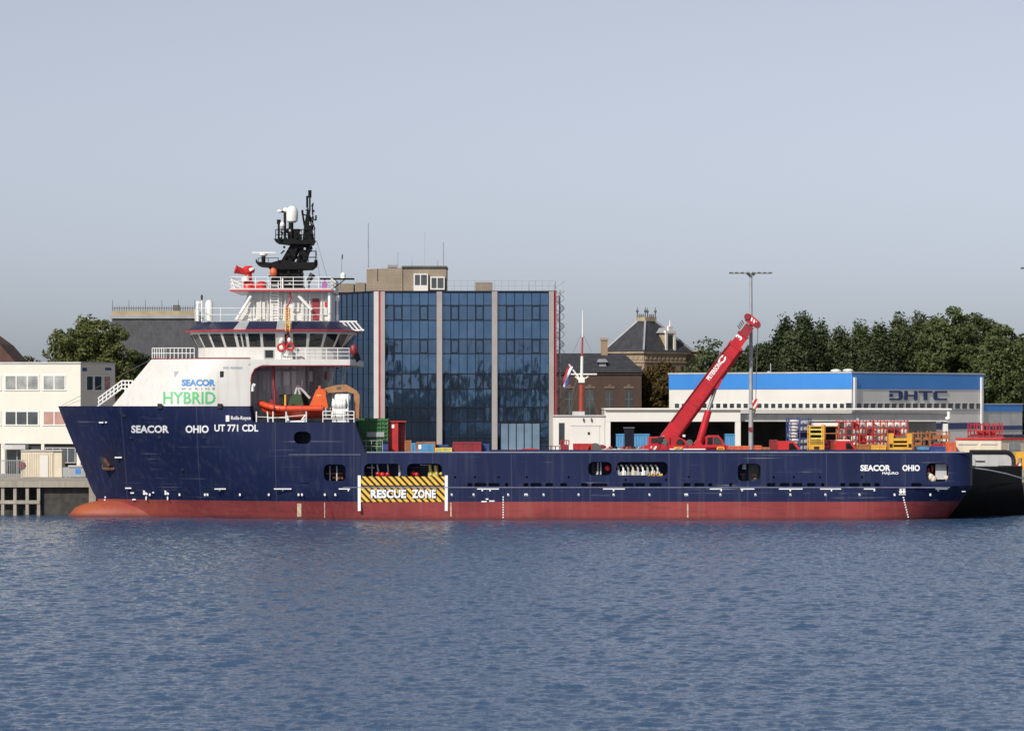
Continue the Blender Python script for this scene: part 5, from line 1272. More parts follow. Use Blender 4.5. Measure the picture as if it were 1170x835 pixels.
# ------------------------------------------------------------------ cargo, quay vehicles, masts
def cargo_box(name, px0, px1, py0, py1, Y, dep, m, label, cat, group=None, parts=('rim', 'post', 'rib'), base=None, rim=None, rot=0):
    b = DK if base == 'deck' else (G if base is None else base)
    x0, x1 = X(px0, Y), X(px1, Y); zt = Z(py0, Y); b = min(b, zt - .3) if base is not None or Y < 18 else b
    cx, cy = (x0 + x1) / 2, Y + dep / 2
    t = thing(name, (cx, cy, b), label, cat, group)
    hx, hy = (x1 - x0) / 2, dep / 2
    mb = MB().box(cx - hx, cx + hx, cy - hy, cy + hy, b + .15, zt - .12); mb.build('body', m, t)
    rm = rim or m
    mb = MB()
    for y in (cy - hy - .03, cy + hy - .09): mb.box(cx - hx - .03, cx + hx + .03, y, y + .12, zt - .12 + .002, zt)
    for x in (cx - hx - .03, cx + hx - .09): mb.box(x, x + .12, cy - hy + .09, cy + hy - .09, zt - .12 + .002, zt - .003)
    for x in (cx - hx - .03, cx + hx - .09): mb.box(x, x + .12, cy - hy - .03, cy - hy + .09, b, zt - .122); mb.box(x, x + .12, cy + hy - .09, cy + hy + .03, b, zt - .122)
    mb.box(cx - hx, cx + hx, cy - hy - .02, cy - hy + .05, b, b + .148)
    mb.build('corner_frame', rm, t)
    mb = MB(); n = max(2, int((x1 - x0) / .38))
    for k in range(n):
        x = cx - hx + .14 + (2 * hx - .28) * (k + .25) / n; mb.box(x, x + (2 * hx - .28) / n * .45, cy - hy - .025, cy - hy + .02, b + .2, zt - .16)
    mb.build('side_rib', m, t)
    return t
# on the ship's deck
t = cargo_box('netted_skip', 409.5, 443, 478, 516, 4.0, 3.0, 'cargo_green', 'tall green netted waste skip on deck behind the sloping bulwark', 'skip', base='deck')
mb = MB()
for k in range(9): x = X(411 + 4 * k, 4); mb.box(x - .025, x + .025, 3.9, 3.95, DK + .1, Z(478.5, 4))
for k in range(9): z = Z(480 + 4.5 * k, 4); mb.box(X(410, 4), X(443, 4), 3.86, 3.898, z - .025, z + .025)
mb.build('net', mat('net_green', (.06, .2, .07), .7, var=.3, vs=4), t)
MB().pbox(419, 439, 493.5, 499, 3.84, .02).build('faded_lettering', 'grey_paint', t)
t = thing('tall_container', (X(452, 4.5), 4.5, DK), 'tall red container beside the green skip', 'container')
MB().pbox(443.6, 455, 482.5, 517, 4.4, 2).build('body', 'cargo_red', t); mb = MB().pbox(455.05, 463, 481.5, 517, 5.2, 1.3); mb.build('shaded_face', 'dark_red', t)  # right face in darker red, its shade put into the colour
mb = MB()
for k in range(5): mb.pbox(456, 462, 486 + 6 * k, 487 + 6 * k, 5.15, .06)
mb.build('face_rib', 'cargo_red', t); MB().pbox(443, 463.5, 480.8, 482.3, 4.3, 2.3).build('top_frame', 'cargo_red', t); MB().pbox(447, 450.5, 485, 489, 4.37, .03).build('label_plate', 'letter_white', t)
t = thing('gas_hut', (X(440, 3), 3, DK), 'small dark blue hut with pointed roof in front of the red container', 'hut')
MB().pbox(436.5, 443.5, 506, 520, 3, .5).build('body', 'cargo_blue', t); MB().prism_xz([(X(435.5, 3), Z(506, 3) + .003), (X(444.5, 3), Z(506, 3) + .003), (X(440, 3), Z(502.5, 3))], 2.9, 3.6).build('roof', 'navy_roof', t)
mb = MB().rail([(X(412, 2.1), 2.1, Z(516, 2)), (X(437, 2.1), 2.1, Z(516, 2))], .85, 2, .45, .022); tag(mb.build('deck_railing', 'light_grey', None, loc=(X(424, 2.1), 2.1, Z(516, 2))), 'thin grey railing in front of the green skip', 'railing')
cargo_box('crate', 462.8, 469.5, 503, 516, 5, 1.5, 'rust_orange', 'narrow rusty orange crate right of the tall red container', 'crate', base='deck')
cargo_box('tool_box', 470, 474.8, 506, 516, 4.6, 1.5, 'sky_blue', 'narrow light blue tool box, left of the blue container', 'box', base='deck')
t = cargo_box('workshop_container', 476, 497, 504.8, 516, 4.4, 2.2, 'sky_blue', 'light blue workshop container with rusty top on deck', 'container', base='deck', rim='rust_orange')
MB().pbox(478, 481.5, 508, 513, 4.33, .04).build('notice', 'letter_white', t); MB().pbox(484, 490.5, 506.5, 517, 4.34, .04).build('door', 'sky_blue', t)
cargo_box('basket', 497.5, 516, 511.5, 516, 4.1, 1.6, 'pale_yellow', 'low faded yellow cargo basket between blue and red containers', 'basket', base='deck')
cargo_box('crate', 498, 512, 508, 512, 6.6, 1.6, 'cargo_blue', 'dark blue crate behind the yellow basket', 'crate', base='deck')
cargo_box('half_container', 517.5, 549.5, 505, 516, 4.6, 2.4, 'dark_red', 'long dark red half height container on the deck', 'container', base='deck')
cargo_box('crate', 550.5, 558.5, 507, 516, 5.2, 1.4, 'cargo_blue', 'dark blue crate at the right end of the dark red container', 'crate', base='deck')
# on the quay
QC = 24.0
def low_item(name, px0, px1, py0, m, label, cat, Y=QC, dep=1.8): return cargo_box(name, px0, px1, py0, 530, Y, dep, m, label, cat)
low_item('pallet_load', 577, 596, 513.8, 'cargo_orange', 'low orange pallet load before the tower pilaster', 'pallet load')
low_item('pallet_load', 597, 614.5, 512.6, 'cargo_red', 'low red pallet load left of the white barrier', 'pallet load')
t = thing('barrier', (X(629, 22), 22, G), 'long low white barrier with dark rail on the quay', 'barrier')
MB().pbox(616, 641, 515, 545, 22, .4).build('barrier_body', 'letter_white', t)
for q in range(5): MB().pbox(619 + q * 5, 620 + q * 5, 510, 514.9, 22.1, .06).build('post', 'dark_frame', t)
MB().pbox(617, 641, 509.3, 510, 22.08, .1).build('rail', 'dark_frame', t)
t = thing('winch_cabinet', (X(645, QC), QC, G), 'tall dark red cabinet with a cage top by the white storehouse', 'cabinet')
MB().pbox(640.5, 650, 508, 545, QC, 1).build('body', 'dark_red', t); mb = MB()
for q in (641, 644, 647, 650): mb.tube(P(q, 508, QC), P(q, 503, QC), .04)
mb.tube(P(641, 503, QC), P(650, 503, QC), .04); mb.build('cage', 'cargo_red', t)
low_item('crate', 655.5, 676, 506.8, 'cargo_red', 'bright red crate in front of the white storehouse door', 'crate')
t = thing('hose_reel', (X(680, QC), QC, G), 'dark hose reel right of the bright red crate', 'reel')
MB().lathe(P(680, 513.5, QC), [(.55, 0), (.55, .1), (.3, .12), (.3, .5), (.55, .52), (.55, .6)], 12, 'y').build('drum', 'chain_grey', t); MB().pbox(677, 683, 517, 545, QC, .7).build('frame', 'dark_red', t)
t = thing('flatbed_trailer', (X(715, QC), QC, G), 'red low flatbed trailer loaded with pipe ends, left of the crane', 'trailer')
MB().pbox(688, 741, 514.5, 519, QC, 2.4).build('bed', 'cargo_red', t)
for q in range(4): MB().lathe(P(700 + q * 9, 541, QC - .05), [(.45, 0), (.45, .3)], 14, 'y').build('wheel', 'tyre', t)
MB().pbox(690, 704, 512.5, 514.3, QC + .2, 1.6).build('load', 'light_grey', t); MB().pbox(686, 690, 508, 513, QC + .2, .6).build('headboard', 'dark_red', t)
MB().pbox(688, 741, 513.2, 514.2, QC - .05, .1).build('side_board', 'letter_white', t)
for k in range(11):
    mb = MB(); q = 690 + 4.3 * k; h_ = (3.2, 1.6, 4.0, 2.4, 1.4)[k % 5]
    if k % 3 == 0: mb.tube(P(q, 513.2, QC + .3), P(q + 1, 513.2 - h_, QC + .5), .13)
    elif k % 3 == 1: mb.pbox(q - 1.2, q + 1.4, 513 - h_ * .8, 513.1, QC + .2, .5)
    else: mb.ball(P(q, 512.3, QC + .3), .16, .16, .2, 8, 6)
    mb.build('pipe_end' if k % 3 == 0 else 'load_piece', ('cargo_red', 'black', 'cargo_orange', 'light_grey', 'dark_red')[(k * 2) % 5], t)
for q in (696, 712, 728): MB().tube(P(q, 514.4, QC), P(q, 509.5, QC), .04).build('stake', 'dark_red', t)
t = thing('gate_frame', (X(719, 26), 26, G), 'black upright gate frame standing before the hall bay', 'frame')
MB().pbox(713.5, 724.5, 489.5, 545, 26, .5).build('panel', 'dark_frame', t); MB().pbox(712.5, 725, 488, 489.4, 25.9, .7).build('head', 'chain_grey', t)
# mobile crane
KY = 25.0
CRN = thing('mobile_crane', (X(785, KY), KY, G), 'red mobile crane with raised telescopic boom on the quay', 'crane')
ch = MB().pbox(736, 832, 508.5, 536, KY, 2.6); ch.build('chassis', 'crane_red', CRN)
for q in (745, 757, 790, 803, 816, 828):
    w_ = MB().lathe(P(q, 538.5, KY - .12), [(.2, 0), (.55, .02), (.58, .2), (.55, .42)], 16, 'y').build('wheel', 'tyre', CRN, smooth=True); MB().lathe(P(q, 538.5, KY - .16), [(.25, 0), (.28, .08)], 10, 'y').build('rim', 'light_grey', w_)
MB().pbox(765, 806, 512.5, 515.8, KY - .04, .05).build('white_stripe', 'letter_white', CRN); MB().pbox(765, 806, 516, 519, KY - .035, .05).build('purple_stripe', 'navy_band', CRN)
MB().pbox(741, 765, 499, 508.3, KY + .3, 2).build('counterweight', 'crane_red', CRN)
mb = MB().prism_xz([(X(a, KY + .6), Z(b, KY + .6)) for a, b in ((757, 509), (757, 501), (763, 496), (772, 497), (785, 504), (793, 507), (797, 502), (802, 507.5), (806, 509))], KY + .5, KY + 2.1); mb.build('turntable', 'crane_red', CRN)
MB().pbox(744, 750, 500.5, 506, KY + .26, .05).build('grille', 'black', CRN)
cb = MB().prism_xz([(X(a, KY), Z(b, KY)) for a, b in ((806, 511), (806, 499), (809, 497.2), (821, 497.2), (826, 503), (828, 511))], KY - .25, KY + .75).build('cab', 'crane_red', CRN)
MB().prism_xz([(X(a, KY), Z(b, KY)) for a, b in ((808, 507.5), (808, 500), (814, 499.2), (814, 507.5))], KY - .28, KY - .24).build('window', 'bridge_glass', cb)
MB().prism_xz([(X(a, KY), Z(b, KY)) for a, b in ((815.2, 507.5), (815.2, 499.2), (820, 499.2), (824, 503.8), (824.5, 507.5))], KY - .28, KY - .24).build('window', 'window_glass', cb)
mb = MB(); mb.path([P(820, 518, KY - .2), P(820, 511, KY - .2), P(827, 511, KY - .2), P(827.5, 518, KY - .2)], .09); mb.tube(P(820, 514, KY - .2), P(827, 514, KY - .2), .07); mb.build('hand_rail', 'cargo_yellow', CRN)
mb = MB().pbox(770, 780, 510.4, 512, KY - .15, .2); mb.pbox(771, 773, 512, 517, KY - .15, .2); mb.pbox(777, 779, 512, 517, KY - .15, .2); mb.build('step', 'cargo_yellow', CRN)
for q, y_, m_ in ((754, 503, 'black'), (759.5, 505, 'chain_grey'), (777, 505.5, 'black'), (788, 506, 'chain_grey')): MB().lathe(P(q, y_, KY + .2), [(.26, 0), (.3, .05), (.3, .4), (.26, .45)], 12, 'y').build('winch_drum', m_, CRN, smooth=True)
for q in (752, 761, 770, 783): MB().pbox(q, q + 2.6, 508.4, 512, KY - .06, .07).build('side_locker', 'dark_red', CRN)
MB().pbox(757, 759, 497.5, 503, KY + .3, .2).build('exhaust_stack', 'steel', CRN); MB().pbox(780, 783, 496.5, 499, KY + 1, .2).build('work_lamp', 'letter_white', CRN)
MB().pbox(743.5, 750.5, 509.5, 518, KY - .05, .05).build('warning_board', 'red_white_stripes', CRN)
B0, B1 = P(761, 503, KY + 1.3), P(861.5, 366, KY + 1.3)
ax = (B1 - B0).normalized(); nm = Vector((ax.z, 0, -ax.x)); BL = (B1 - B0).length; pxm = sc(KY + 1.3)
def boom(a0, a1, h0, h1, wd, name, m, par=CRN):
    p = []
    for a_, h_ in ((a0, h0), (a1, h1)):
        c = B0 + ax * a_
        for sgn, yy in ((-1, -wd), (-1, wd), (1, wd), (1, -wd)): p.append(c + nm * (h_ * sgn) + Vector((0, yy, 0)))
    return MB().add(p, [(0, 1, 2, 3), (7, 6, 5, 4), (0, 4, 5, 1), (1, 5, 6, 2), (2, 6, 7, 3), (3, 7, 4, 0)]).build(name, m, par)
BM = boom(-.3, BL * .80, .62, .53, .5, 'boom', 'crane_red')
boom(BL * .80, BL * .885, .46, .44, .42, 'boom_section', 'crane_red', BM); boom(BL * .885, BL * .955, .39, .37, .36, 'boom_section', 'dark_red', BM)
boom(BL * .775, BL * .80, .60, .60, .57, 'collar', 'crane_red', BM); boom(BL * .87, BL * .885, .50, .50, .5, 'collar', 'dark_red', BM)
p_ = []
for a_ in (.5, BL * .79):
    c = B0 + ax * a_
    for h_, yy in ((.50, -.53), (.50, .53), (.80, .3), (.80, -.3)): p_.append(c + nm * h_ + Vector((0, yy, 0)))
MB().add(p_, [(0, 1, 2, 3), (7, 6, 5, 4), (0, 4, 5, 1), (1, 5, 6, 2), (2, 6, 7, 3), (3, 7, 4, 0)]).build('boom_underside_shade', 'dark_red', BM)  # added dark rib, painted shade for the boom's underside
mb = MB()
for k in range(9): c = B0 + ax * (BL * (.08 + .045 * k)) + nm * .3; mb.lathe((c.x, c.y - .53, c.z), [(.07, 0), (.07, .03)], 8, 'y')
for f_ in (.3, .47, .70): c = B0 + ax * (BL * f_); mb.tube(c - nm * .62 + Vector((0, -.52, 0)), c + nm * .52 + Vector((0, -.52, 0)), .03, n=4)
mb.tube(B0 + ax * 1.5 - nm * .62 + Vector((0, -.56, 0)), B0 + ax * (BL * .78) - nm * .55 + Vector((0, -.56, 0)), .045, n=5); mb.build('boom_fitting', 'dark_red', BM)
mb = MB()
for k in range(4): c = B0 + ax * (BL * (.895 + .015 * k)); mb.tube(c - nm * .5, c - nm * .85 + ax * .15, .05)
mb.build('sheave_guard', 'chain_grey', BM)
mb = MB(); y = KY + 1.3
hp = [(851, 362), (854, 358.6), (857.5, 359.5), (868, 368), (867.5, 373.5), (863.5, 374.5), (852, 367)]
mb.prism_xz([(X(a, y), Z(b, y)) for a, b in hp], y - .5, y + .5); hd = mb.build('boom_head', 'crane_red', CRN)
mb = MB()
for k in range(4):
    a_, b_ = 855.5 + 2.7 * k, 360.2 + 2.25 * k; mb.prism_xz([(X(a_, y), Z(b_, y)), (X(a_ + 1.6, y), Z(b_ + 1.2, y)), (X(a_ + .4, y), Z(b_ + 5.0, y)), (X(a_ - 1.2, y), Z(b_ + 3.8, y))], y - .53, y - .505)
mb.build('white_chevron', 'letter_white', hd)
for a_, b_ in ((853.5, 362), (865, 371.5)): MB().lathe((X(a_, y), y - .62, Z(b_, y)), [(.25, 0), (.28, .1)], 12, 'y').build('sheave', 'dark_red', hd)
def on_boom(name, s_, a0, a1, n0, n1, m, bold=.04):
    v, f = text_geo(s_, bold); mb = MB()
    vs = [B0 + ax * (a0 + (a1 - a0) * u) - nm * (n0 + (n1 - n0) * t_) + Vector((0, -.525 if a1 < BL * .79 else -.47, 0)) for u, t_ in v]
    mb.add(vs, f); mb.build(name, m, BM)
on_boom('boom_lettering', 'PETERSON', BL * .495, BL * .63, .02, .42, 'letter_white')
on_boom('boom_number', '3', BL * .835, BL * .86, -.1, .5, 'letter_white')
mb = MB(); c0_ = B0 + ax * (BL * .66) - nm * .25 + Vector((0, -.53, 0))          # emblem: open ring broken in two halves
for k in range(14):
    a0, a1 = math.radians(20 + k * 24), math.radians(20 + (k + 1) * 24)
    if k in (6, 13): continue
    q = lambda a_, r_: c0_ + ax * (math.cos(a_) * r_ * 1.5) + nm * (math.sin(a_) * r_)
    mb.add([q(a0, .15), q(a1, .15), q(a1, .28), q(a0, .28)], [(0, 1, 2, 3)])
mb.build('boom_emblem', 'letter_white', BM)
Lc0, Lc1, Lc2 = P(799, 506, KY + 1.3), P(809.5, 469, KY + 1.3), P(819, 439, KY + 1.3)
LC = MB().tube(Lc0, Lc1, .32, .30, 12).build('luffing_cylinder', 'crane_red', CRN, smooth=True); MB().tube(Lc1, Lc2, .15, .15, 10).build('piston_rod', 'steel', LC, smooth=True)
mb = MB().prism_xz([(X(a, KY + 1.3), Z(b, KY + 1.3)) for a, b in ((813, 443), (822, 432), (826, 424), (824, 437), (820, 444))], KY + .9, KY + 1.7); mb.build('cylinder_bracket', 'crane_red', CRN)
MB().tube(P(866, 373, y), P(863.5, 455, y), .03, n=5).build('hoist_rope', 'chain_grey', CRN)
hk = MB().prism_xz([(X(a, y), Z(b, y)) for a, b in ((859.5, 458), (861.5, 455), (865, 455.5), (866, 462), (864, 467), (860, 466))], y - .35, y + .35).build('hook_block', 'red_white_stripes', CRN)
mb = MB(); pts = [P(862, 467, y), P(862, 470, y), P(860.5, 472, y), P(861.5, 474.5, y), P(863.5, 474, y), P(864, 472, y)]; mb.path(pts, .12); mb.build('hook', 'chain_grey', hk)
MB().tube(P(855, 372, y + .6), P(866, 371, y), .03, n=4).build('rope_guide', 'chain_grey', CRN)
# lamp masts
def lamp_mast(px, Y, ytop, label):
    t = thing('lamp_mast', (X(px, Y), Y, G), label, 'lamp mast', 'tall lamp masts on the quay')
    MB().tube((X(px, Y), Y, G), P(px, ytop + 2, Y), .22, .12, 12).build('pole', 'pole_steel', t, smooth=True)
    mb = MB().tube(P(px - 25, ytop + .6, Y), P(px + 24, ytop + .6, Y), .06); mb.tube(P(px - 4, ytop + 1.5, Y), P(px + 4, ytop + 1.5, Y), .14); mb.tube(P(px, ytop + 6, Y), P(px - 5, ytop + 1, Y), .05); mb.tube(P(px, ytop + 6, Y), P(px + 5, ytop + 1, Y), .05); mb.build('cross_arm', 'pole_steel', t)
    for k in range(8):
        q = px - 23 + 6.4 * k; z_ = ytop + .3
        MB().prism_xz([(X(q - 2.2, Y), Z(z_ + .9, Y)), (X(q + 2.2, Y), Z(z_ + .9, Y)), (X(q + 1.4, Y), Z(z_ - .7, Y)), (X(q - 1.4, Y), Z(z_ - .7, Y))], Y - .5, Y + .1).build('floodlight', 'chain_grey', t)
    MB().box(X(px, Y) - .3, X(px, Y) + .3, Y - .3, Y + .3, G + .01, G + .12).build('base_plate', 'steel', t)
    for yy in (488, 462): MB().box(X(px, Y) - .2, X(px, Y) + .12, Y - .35, Y - .17, Z(yy + 4, Y), Z(yy, Y)).build('junction_box', 'dark_red' if yy > 470 else 'light_grey', t)
lamp_mast(858, 27.5, 311.5, 'tall grey lamp mast with flat lamp head rising behind the crane boom tip')
lamp_mast(1191, 27.5, 306, 'lamp mast cut by the right edge of the photo, only a lamp tip shows')
# stacked things right of the crane
low_item('crate', 832.5, 856.5, 509.5, 'cargo_orange', 'orange red crate between crane cabin and lamp mast', 'crate')
low_item('crate', 863, 870, 509, 'cargo_orange', 'narrow orange crate directly right of the lamp mast', 'crate')
low_item('pallet_load', 870.5, 879.5, 511, 'rust_orange', 'brown pallet load right of the narrow orange crate', 'pallet load')
low_item('crate', 881, 888.5, 502.5, 'dark_red', 'tall dark red crate left of the small red lorry', 'crate', QC + 1)
def lorry(px0, px1, pyt, Y, label, white_roof=False):
    t = thing('lorry', (X((px0 + px1) / 2, Y), Y, G), label, 'lorry', 'red lorries on the quay')
    q = lambda f: px0 + (px1 - px0) * f
    c = MB().prism_xz([(X(q(a), Y), Z(b, Y)) for a, b in ((0, 530), (0, pyt + 4), (.05, pyt + 1.2), (.12, pyt), (.72, pyt), (.98, pyt + 7.5), (1, pyt + 12), (1, 530))], Y, Y + 2.2).build('cab', 'fire_red', t)
    MB().prism_xz([(X(q(a), Y), Z(b, Y)) for a, b in ((.50, pyt + 9.5), (.50, pyt + 2.2), (.68, pyt + 2.2), (.90, pyt + 9.5))], Y - .03, Y).build('window', 'bridge_glass', c)
    w_ = MB(); w_.hexa([Vector((X(q(.75), Y), Y + .15, Z(pyt + 1, Y))), Vector((X(q(.965), Y), Y + .15, Z(pyt + 7.2, Y))), Vector((X(q(.965), Y), Y + 2.05, Z(pyt + 7.2, Y))), Vector((X(q(.75), Y), Y + 2.05, Z(pyt + 1, Y)))] + [Vector((X(q(.775), Y), Y + .15, Z(pyt + .8, Y))), Vector((X(q(.99), Y), Y + .15, Z(pyt + 7, Y))), Vector((X(q(.99), Y), Y + 2.05, Z(pyt + 7, Y))), Vector((X(q(.775), Y), Y + 2.05, Z(pyt + .8, Y)))]); w_.build('windscreen', 'window_glass', c)
    if white_roof: MB().pbox(q(.1), q(.72), pyt - .9, pyt - .05, Y + .1, 2).build('roof_panel', 'letter_white', c)
    for f in (.2, .8): MB().lathe(P(q(f), 541, Y - .05), [(.45, 0), (.45, .3)], 14, 'y').build('wheel', 'tyre', t)
    return t
lorry(889, 914, 504, QC - 1, 'small red lorry standing left of the tall yellow rack')
lorry(955, 978, 503.4, QC - 2.5, 'red lorry cab with white roof in front of the red frames', True)
def rack(px0, px1, py0, py1, Y, dep, m, nx, nz, label, group, stock=None, base=None, solid=None, diag=False):
    x0, x1, zt = X(px0, Y), X(px1, Y), Z(py0, Y); zb = base if base is not None else G
    t = thing('cargo_rack', ((x0 + x1) / 2, Y + dep / 2, zb), label, 'cargo rack', group)
    z_ = [zb + (zt - zb) * k / nz for k in range(nz + 1)]; xs = [x0 + (x1 - x0) * k / nx for k in range(nx + 1)]
    for y_ in (Y, Y + dep):
        for i, x_ in enumerate(xs): MB().box(x_ - .05, x_ + .05, y_ - .05, y_ + .05, zb, zt + .12 + .05 * (i % 2)).build('post', m, t)
    mb = MB()
    for k in range(nz + 1):
        zz = z_[k] + (.0 if k else .1)
        for y_ in (Y, Y + dep):
            for i in range(nx): mb.box(xs[i] + .051, xs[i + 1] - .051, y_ - .035, y_ + .035, zz - .035, zz + .035)
        for x_ in (xs[0], xs[-1]): mb.box(x_ - .035, x_ + .035, Y + .051, Y + dep - .051, zz - .035, zz + .035)
    mb.build('rails', m, t)
    if diag:
        mb = MB()
        for i in range(nx):
            a_, b_ = (i, i + 1) if i % 2 else (i + 1, i); mb.tube((xs[a_], Y - .02, z_[-1]), (xs[b_], Y - .02, z_[max(0, nz - 2)]), .03)
        mb.build('brace', m, t)
    return t, xs, z_
def tank(c, r, h, m, label, group):
    t = thing('tank', c, label, 'tank', group)
    MB().lathe(c, [(r * .6, 0), (r, .08), (r, h * .8), (r * .8, h * .94), (r * .3, h)], 14).build('shell', m, t, smooth=True)
    MB().lathe(c, [(r * .34, h * .98), (r * .34, h * 1.04)], 10).build('lid', 'chain_grey', t)
    MB().lathe(c, [(r + .02, h * .4), (r + .02, h * .46)], 14).build('band', 'light_grey', t)
RG = 'racks and cargo frames on the quay'
t_, xs, zs = rack(901, 926.5, 479, 530, 27, 2, 'cargo_blue', 2, 9, 'tall dark blue rack holding pale drums, left of the yellow rack', RG)
MB().box(xs[0] + .1, xs[-1] - .1, 28.9, 28.95, zs[3], zs[-1] - .08).build('back_panel', 'navy_band', t_)
for k in range(4, 9): tank(((xs[0] + xs[1]) / 2 + .05 * (k % 3 - 1), 27.7, zs[k] + .05), .44, .45, 'raft_white', 'pale drum on the left side of the tall blue rack', 'pale drums in the blue rack')
for k in (4, 5, 7, 8): tank(((xs[1] + xs[2]) / 2 + .06 * (k % 3 - 1), 27.9, zs[k] + .05), .40, .40, 'grey_paint', 'grey drum on the right side of the tall blue rack', 'grey drums in the blue rack')
t_, xs, zs = rack(925, 941, 487, 530, 25, 1.6, 'cargo_yellow', 1, 7, 'narrow yellow ladder like rack right of the blue rack', RG)
MB().pbox(926, 940, 506, 530, 24.9, .12).build('panel', 'cargo_yellow', t_); MB().pbox(930, 936, 510, 513, 24.86, .03).build('slot', 'black', t_)
mb = MB()
for k in range(4): mb.pbox(926, 940, 489.5 + 5.2 * k, 491.6 + 5.2 * k, 24.9, .12)
mb.build('shelf_edge', 'pale_yellow', t_)
low_item('crate', 942, 956.5, 503, 'dark_red', 'dark red crate between the yellow rack and the red lorry', 'crate', 26)
t_, xs, zs = rack(942.5, 958, 487, 530, 28, 1.8, 'rust_orange', 1, 7, 'brown rack squeezed between yellow and red racks', RG)
MB().pbox(929, 958, 483, 487, 29.5, 2).build('tarp', 'raft_white', t_)
for (p0, p1, lab, nx) in ((959, 997.5, 'wide red frame stack of pale tanks behind the red lorry', 5), (998.5, 1037, 'wide red frame stack right of the first red stack', 5)):
    t_, xs, zs = rack(p0, p1, 482, 530, 28, 2.4, 'cargo_red', nx, 8, lab, RG)
    g2 = np.random.default_rng(int(p0))
    for i in range(nx):
        for k in (4, 5, 6, 7):
            v_ = g2.random()
            if v_ < .22: MB().box(xs[i] + .1, xs[i + 1] - .1, 28.3, 29.8, zs[k] + .04, zs[k + 1] - .1).build('bin', 'dark_red' if v_ < .12 else 'cargo_red', t_); continue
            if v_ < .40: continue
            tank(((xs[i] + xs[i + 1]) / 2 + g2.uniform(-.06, .06), 28.8, zs[k] + .04), .33, .5, 'raft_white' if v_ > .62 else ('light_grey' if v_ > .5 else 'cream_container'), ('pale tank inside the first wide red stack behind the lorry' if p0 < 990 else 'pale tank inside the right hand wide red stack'), 'tanks in the red stacks %d' % (1 if p0 < 990 else 2))
    MB().box(xs[0] + .1, xs[-1] - .1, 30.2, 30.3, zs[2], zs[-1] - .1).build('back_panel', 'dark_void', t_)
t_ = thing('yellow_skid', (X(1029, 23), 23, G), 'bright yellow steel skid with slots right of the red frames', 'skid')
mb = MB().pbox(1016, 1021, 495, 535, 23, 1.4); mb.pbox(1036.5, 1042, 495, 535, 23, 1.4); mb.pbox(1021.01, 1036.49, 500.5, 503.5, 23.02, 1.3); mb.pbox(1021.01, 1036.49, 506, 508, 23.02, 1.3); mb.pbox(1021.01, 1036.49, 510.5, 530, 23.02, 1.3); mb.build('frame', 'cargo_yellow', t_); MB().pbox(1021.3, 1036.2, 498, 512, 23.6, .5).build('inner_box', 'chain_grey', t_)
for q in (1016.5, 1038): MB().pbox(q, q + 3.4, 507, 511, 22.97, .04).build('slot', 'black', t_)
low_item('pallet_load', 979, 1003, 507.5, 'rust_orange', 'brown and yellow gear load right of the red lorry cab', 'pallet load', 23); low_item('crate', 996, 1012, 508.5, 'cargo_yellow', 'low yellow crate left of the bright yellow skid', 'crate', 22.5)
t_, xs, zs = rack(1043, 1062, 495, 530, 26, 2.2, 'rust_orange', 2, 7, 'rusty flat rack right of the yellow skid', RG)
for k in (4, 5, 6): MB().box(xs[0] + .1, xs[-1] - .1 - .3 * (k % 2), 26.2, 28, zs[k] + .04, zs[k] + .16 + .1 * (k % 2)).build('plank_load', 'rust_orange', t_)
t_, xs, zs = rack(1063, 1085, 494, 530, 26, 2.2, 'rust_orange', 2, 7, 'rusty flat rack left of the cream cabin', RG)
for k in (4, 5, 6): MB().box(xs[0] + .1 + .2 * (k % 2), xs[-1] - .1, 26.2, 28, zs[k] + .04, zs[k] + .3).build('plank_load', 'chain_grey' if k == 5 else 'rust_orange', t_)
t_ = low_item('crate', 1049, 1061, 510.5, 'sky_blue', 'blue crate with white stripe above the stern rail', 'crate', 22.5); MB().pbox(1051, 1058, 513.8, 515, 22.4, .05).build('white_stripe', 'letter_white', t_)
low_item('crate', 1061.5, 1080, 510, 'cargo_blue', 'navy crate between the blue crate and the orange crate', 'crate', 22.5)
t_ = low_item('crate', 1081, 1092, 505, 'cargo_orange', 'orange red crate next to the cream cabin', 'crate', 22.5); low_item('crate', 1067, 1080, 506.5, 'cargo_red', 'red crate behind the navy crate', 'crate', 25)
# cream site office at the stern
SY = 24.0
t_ = thing('site_office', (X(1130, SY), SY, G), 'cream cabin block with red roof edge at the far right', 'cabin')
co2 = (X(1144, SY), SY); SF = Face(co2, (-1, .12)); SF.n = -SF.n; SR = Face(co2, (.72, .7))
p1_, p2_ = SF.pt(SF.u(1092), 0), SR.pt(SR.u(1172), 0); p3_ = p1_ + (p2_ - Vector((*co2, 0)))
MB().prism_xy([(p1_.x, p1_.y), co2, (p2_.x, p2_.y), (p3_.x, p3_.y)], G, Z(502.5, SY)).build('wall', 'cream_container', t_)
MB().prism_xy([(p1_.x - .05, p1_.y - .08), (co2[0], co2[1] - .12), (p2_.x + .1, p2_.y - .05), (p3_.x, p3_.y)], Z(502.4, SY) + .003, Z(500.2, SY)).build('roof_edge', 'fire_red', t_)
for a_, b_ in ((1139.5, 1120.5), (1116.5, 1095)): SF.pbox(MB(), a_, b_, 506, 508, .0, .06).build('louvre', 'light_grey', t_)
SF.pbox(MB(), 1139, 1121, 514, 519, .0, .06).build('window', 'window_glass', t_); SR.pbox(MB(), 1152, 1164, 506, 514, .0, .06).build('louvre', 'grey_paint', t_)
RY = 34.0
t_ = thing('solar_roof_shed', (X(1145, RY), RY, G), 'low shed with dark sloping roof panels behind the cream cabin', 'shed')
MB().pbox(1104, 1180, 500.5, 540, RY, 5).build('wall', 'grey_paint', t_)
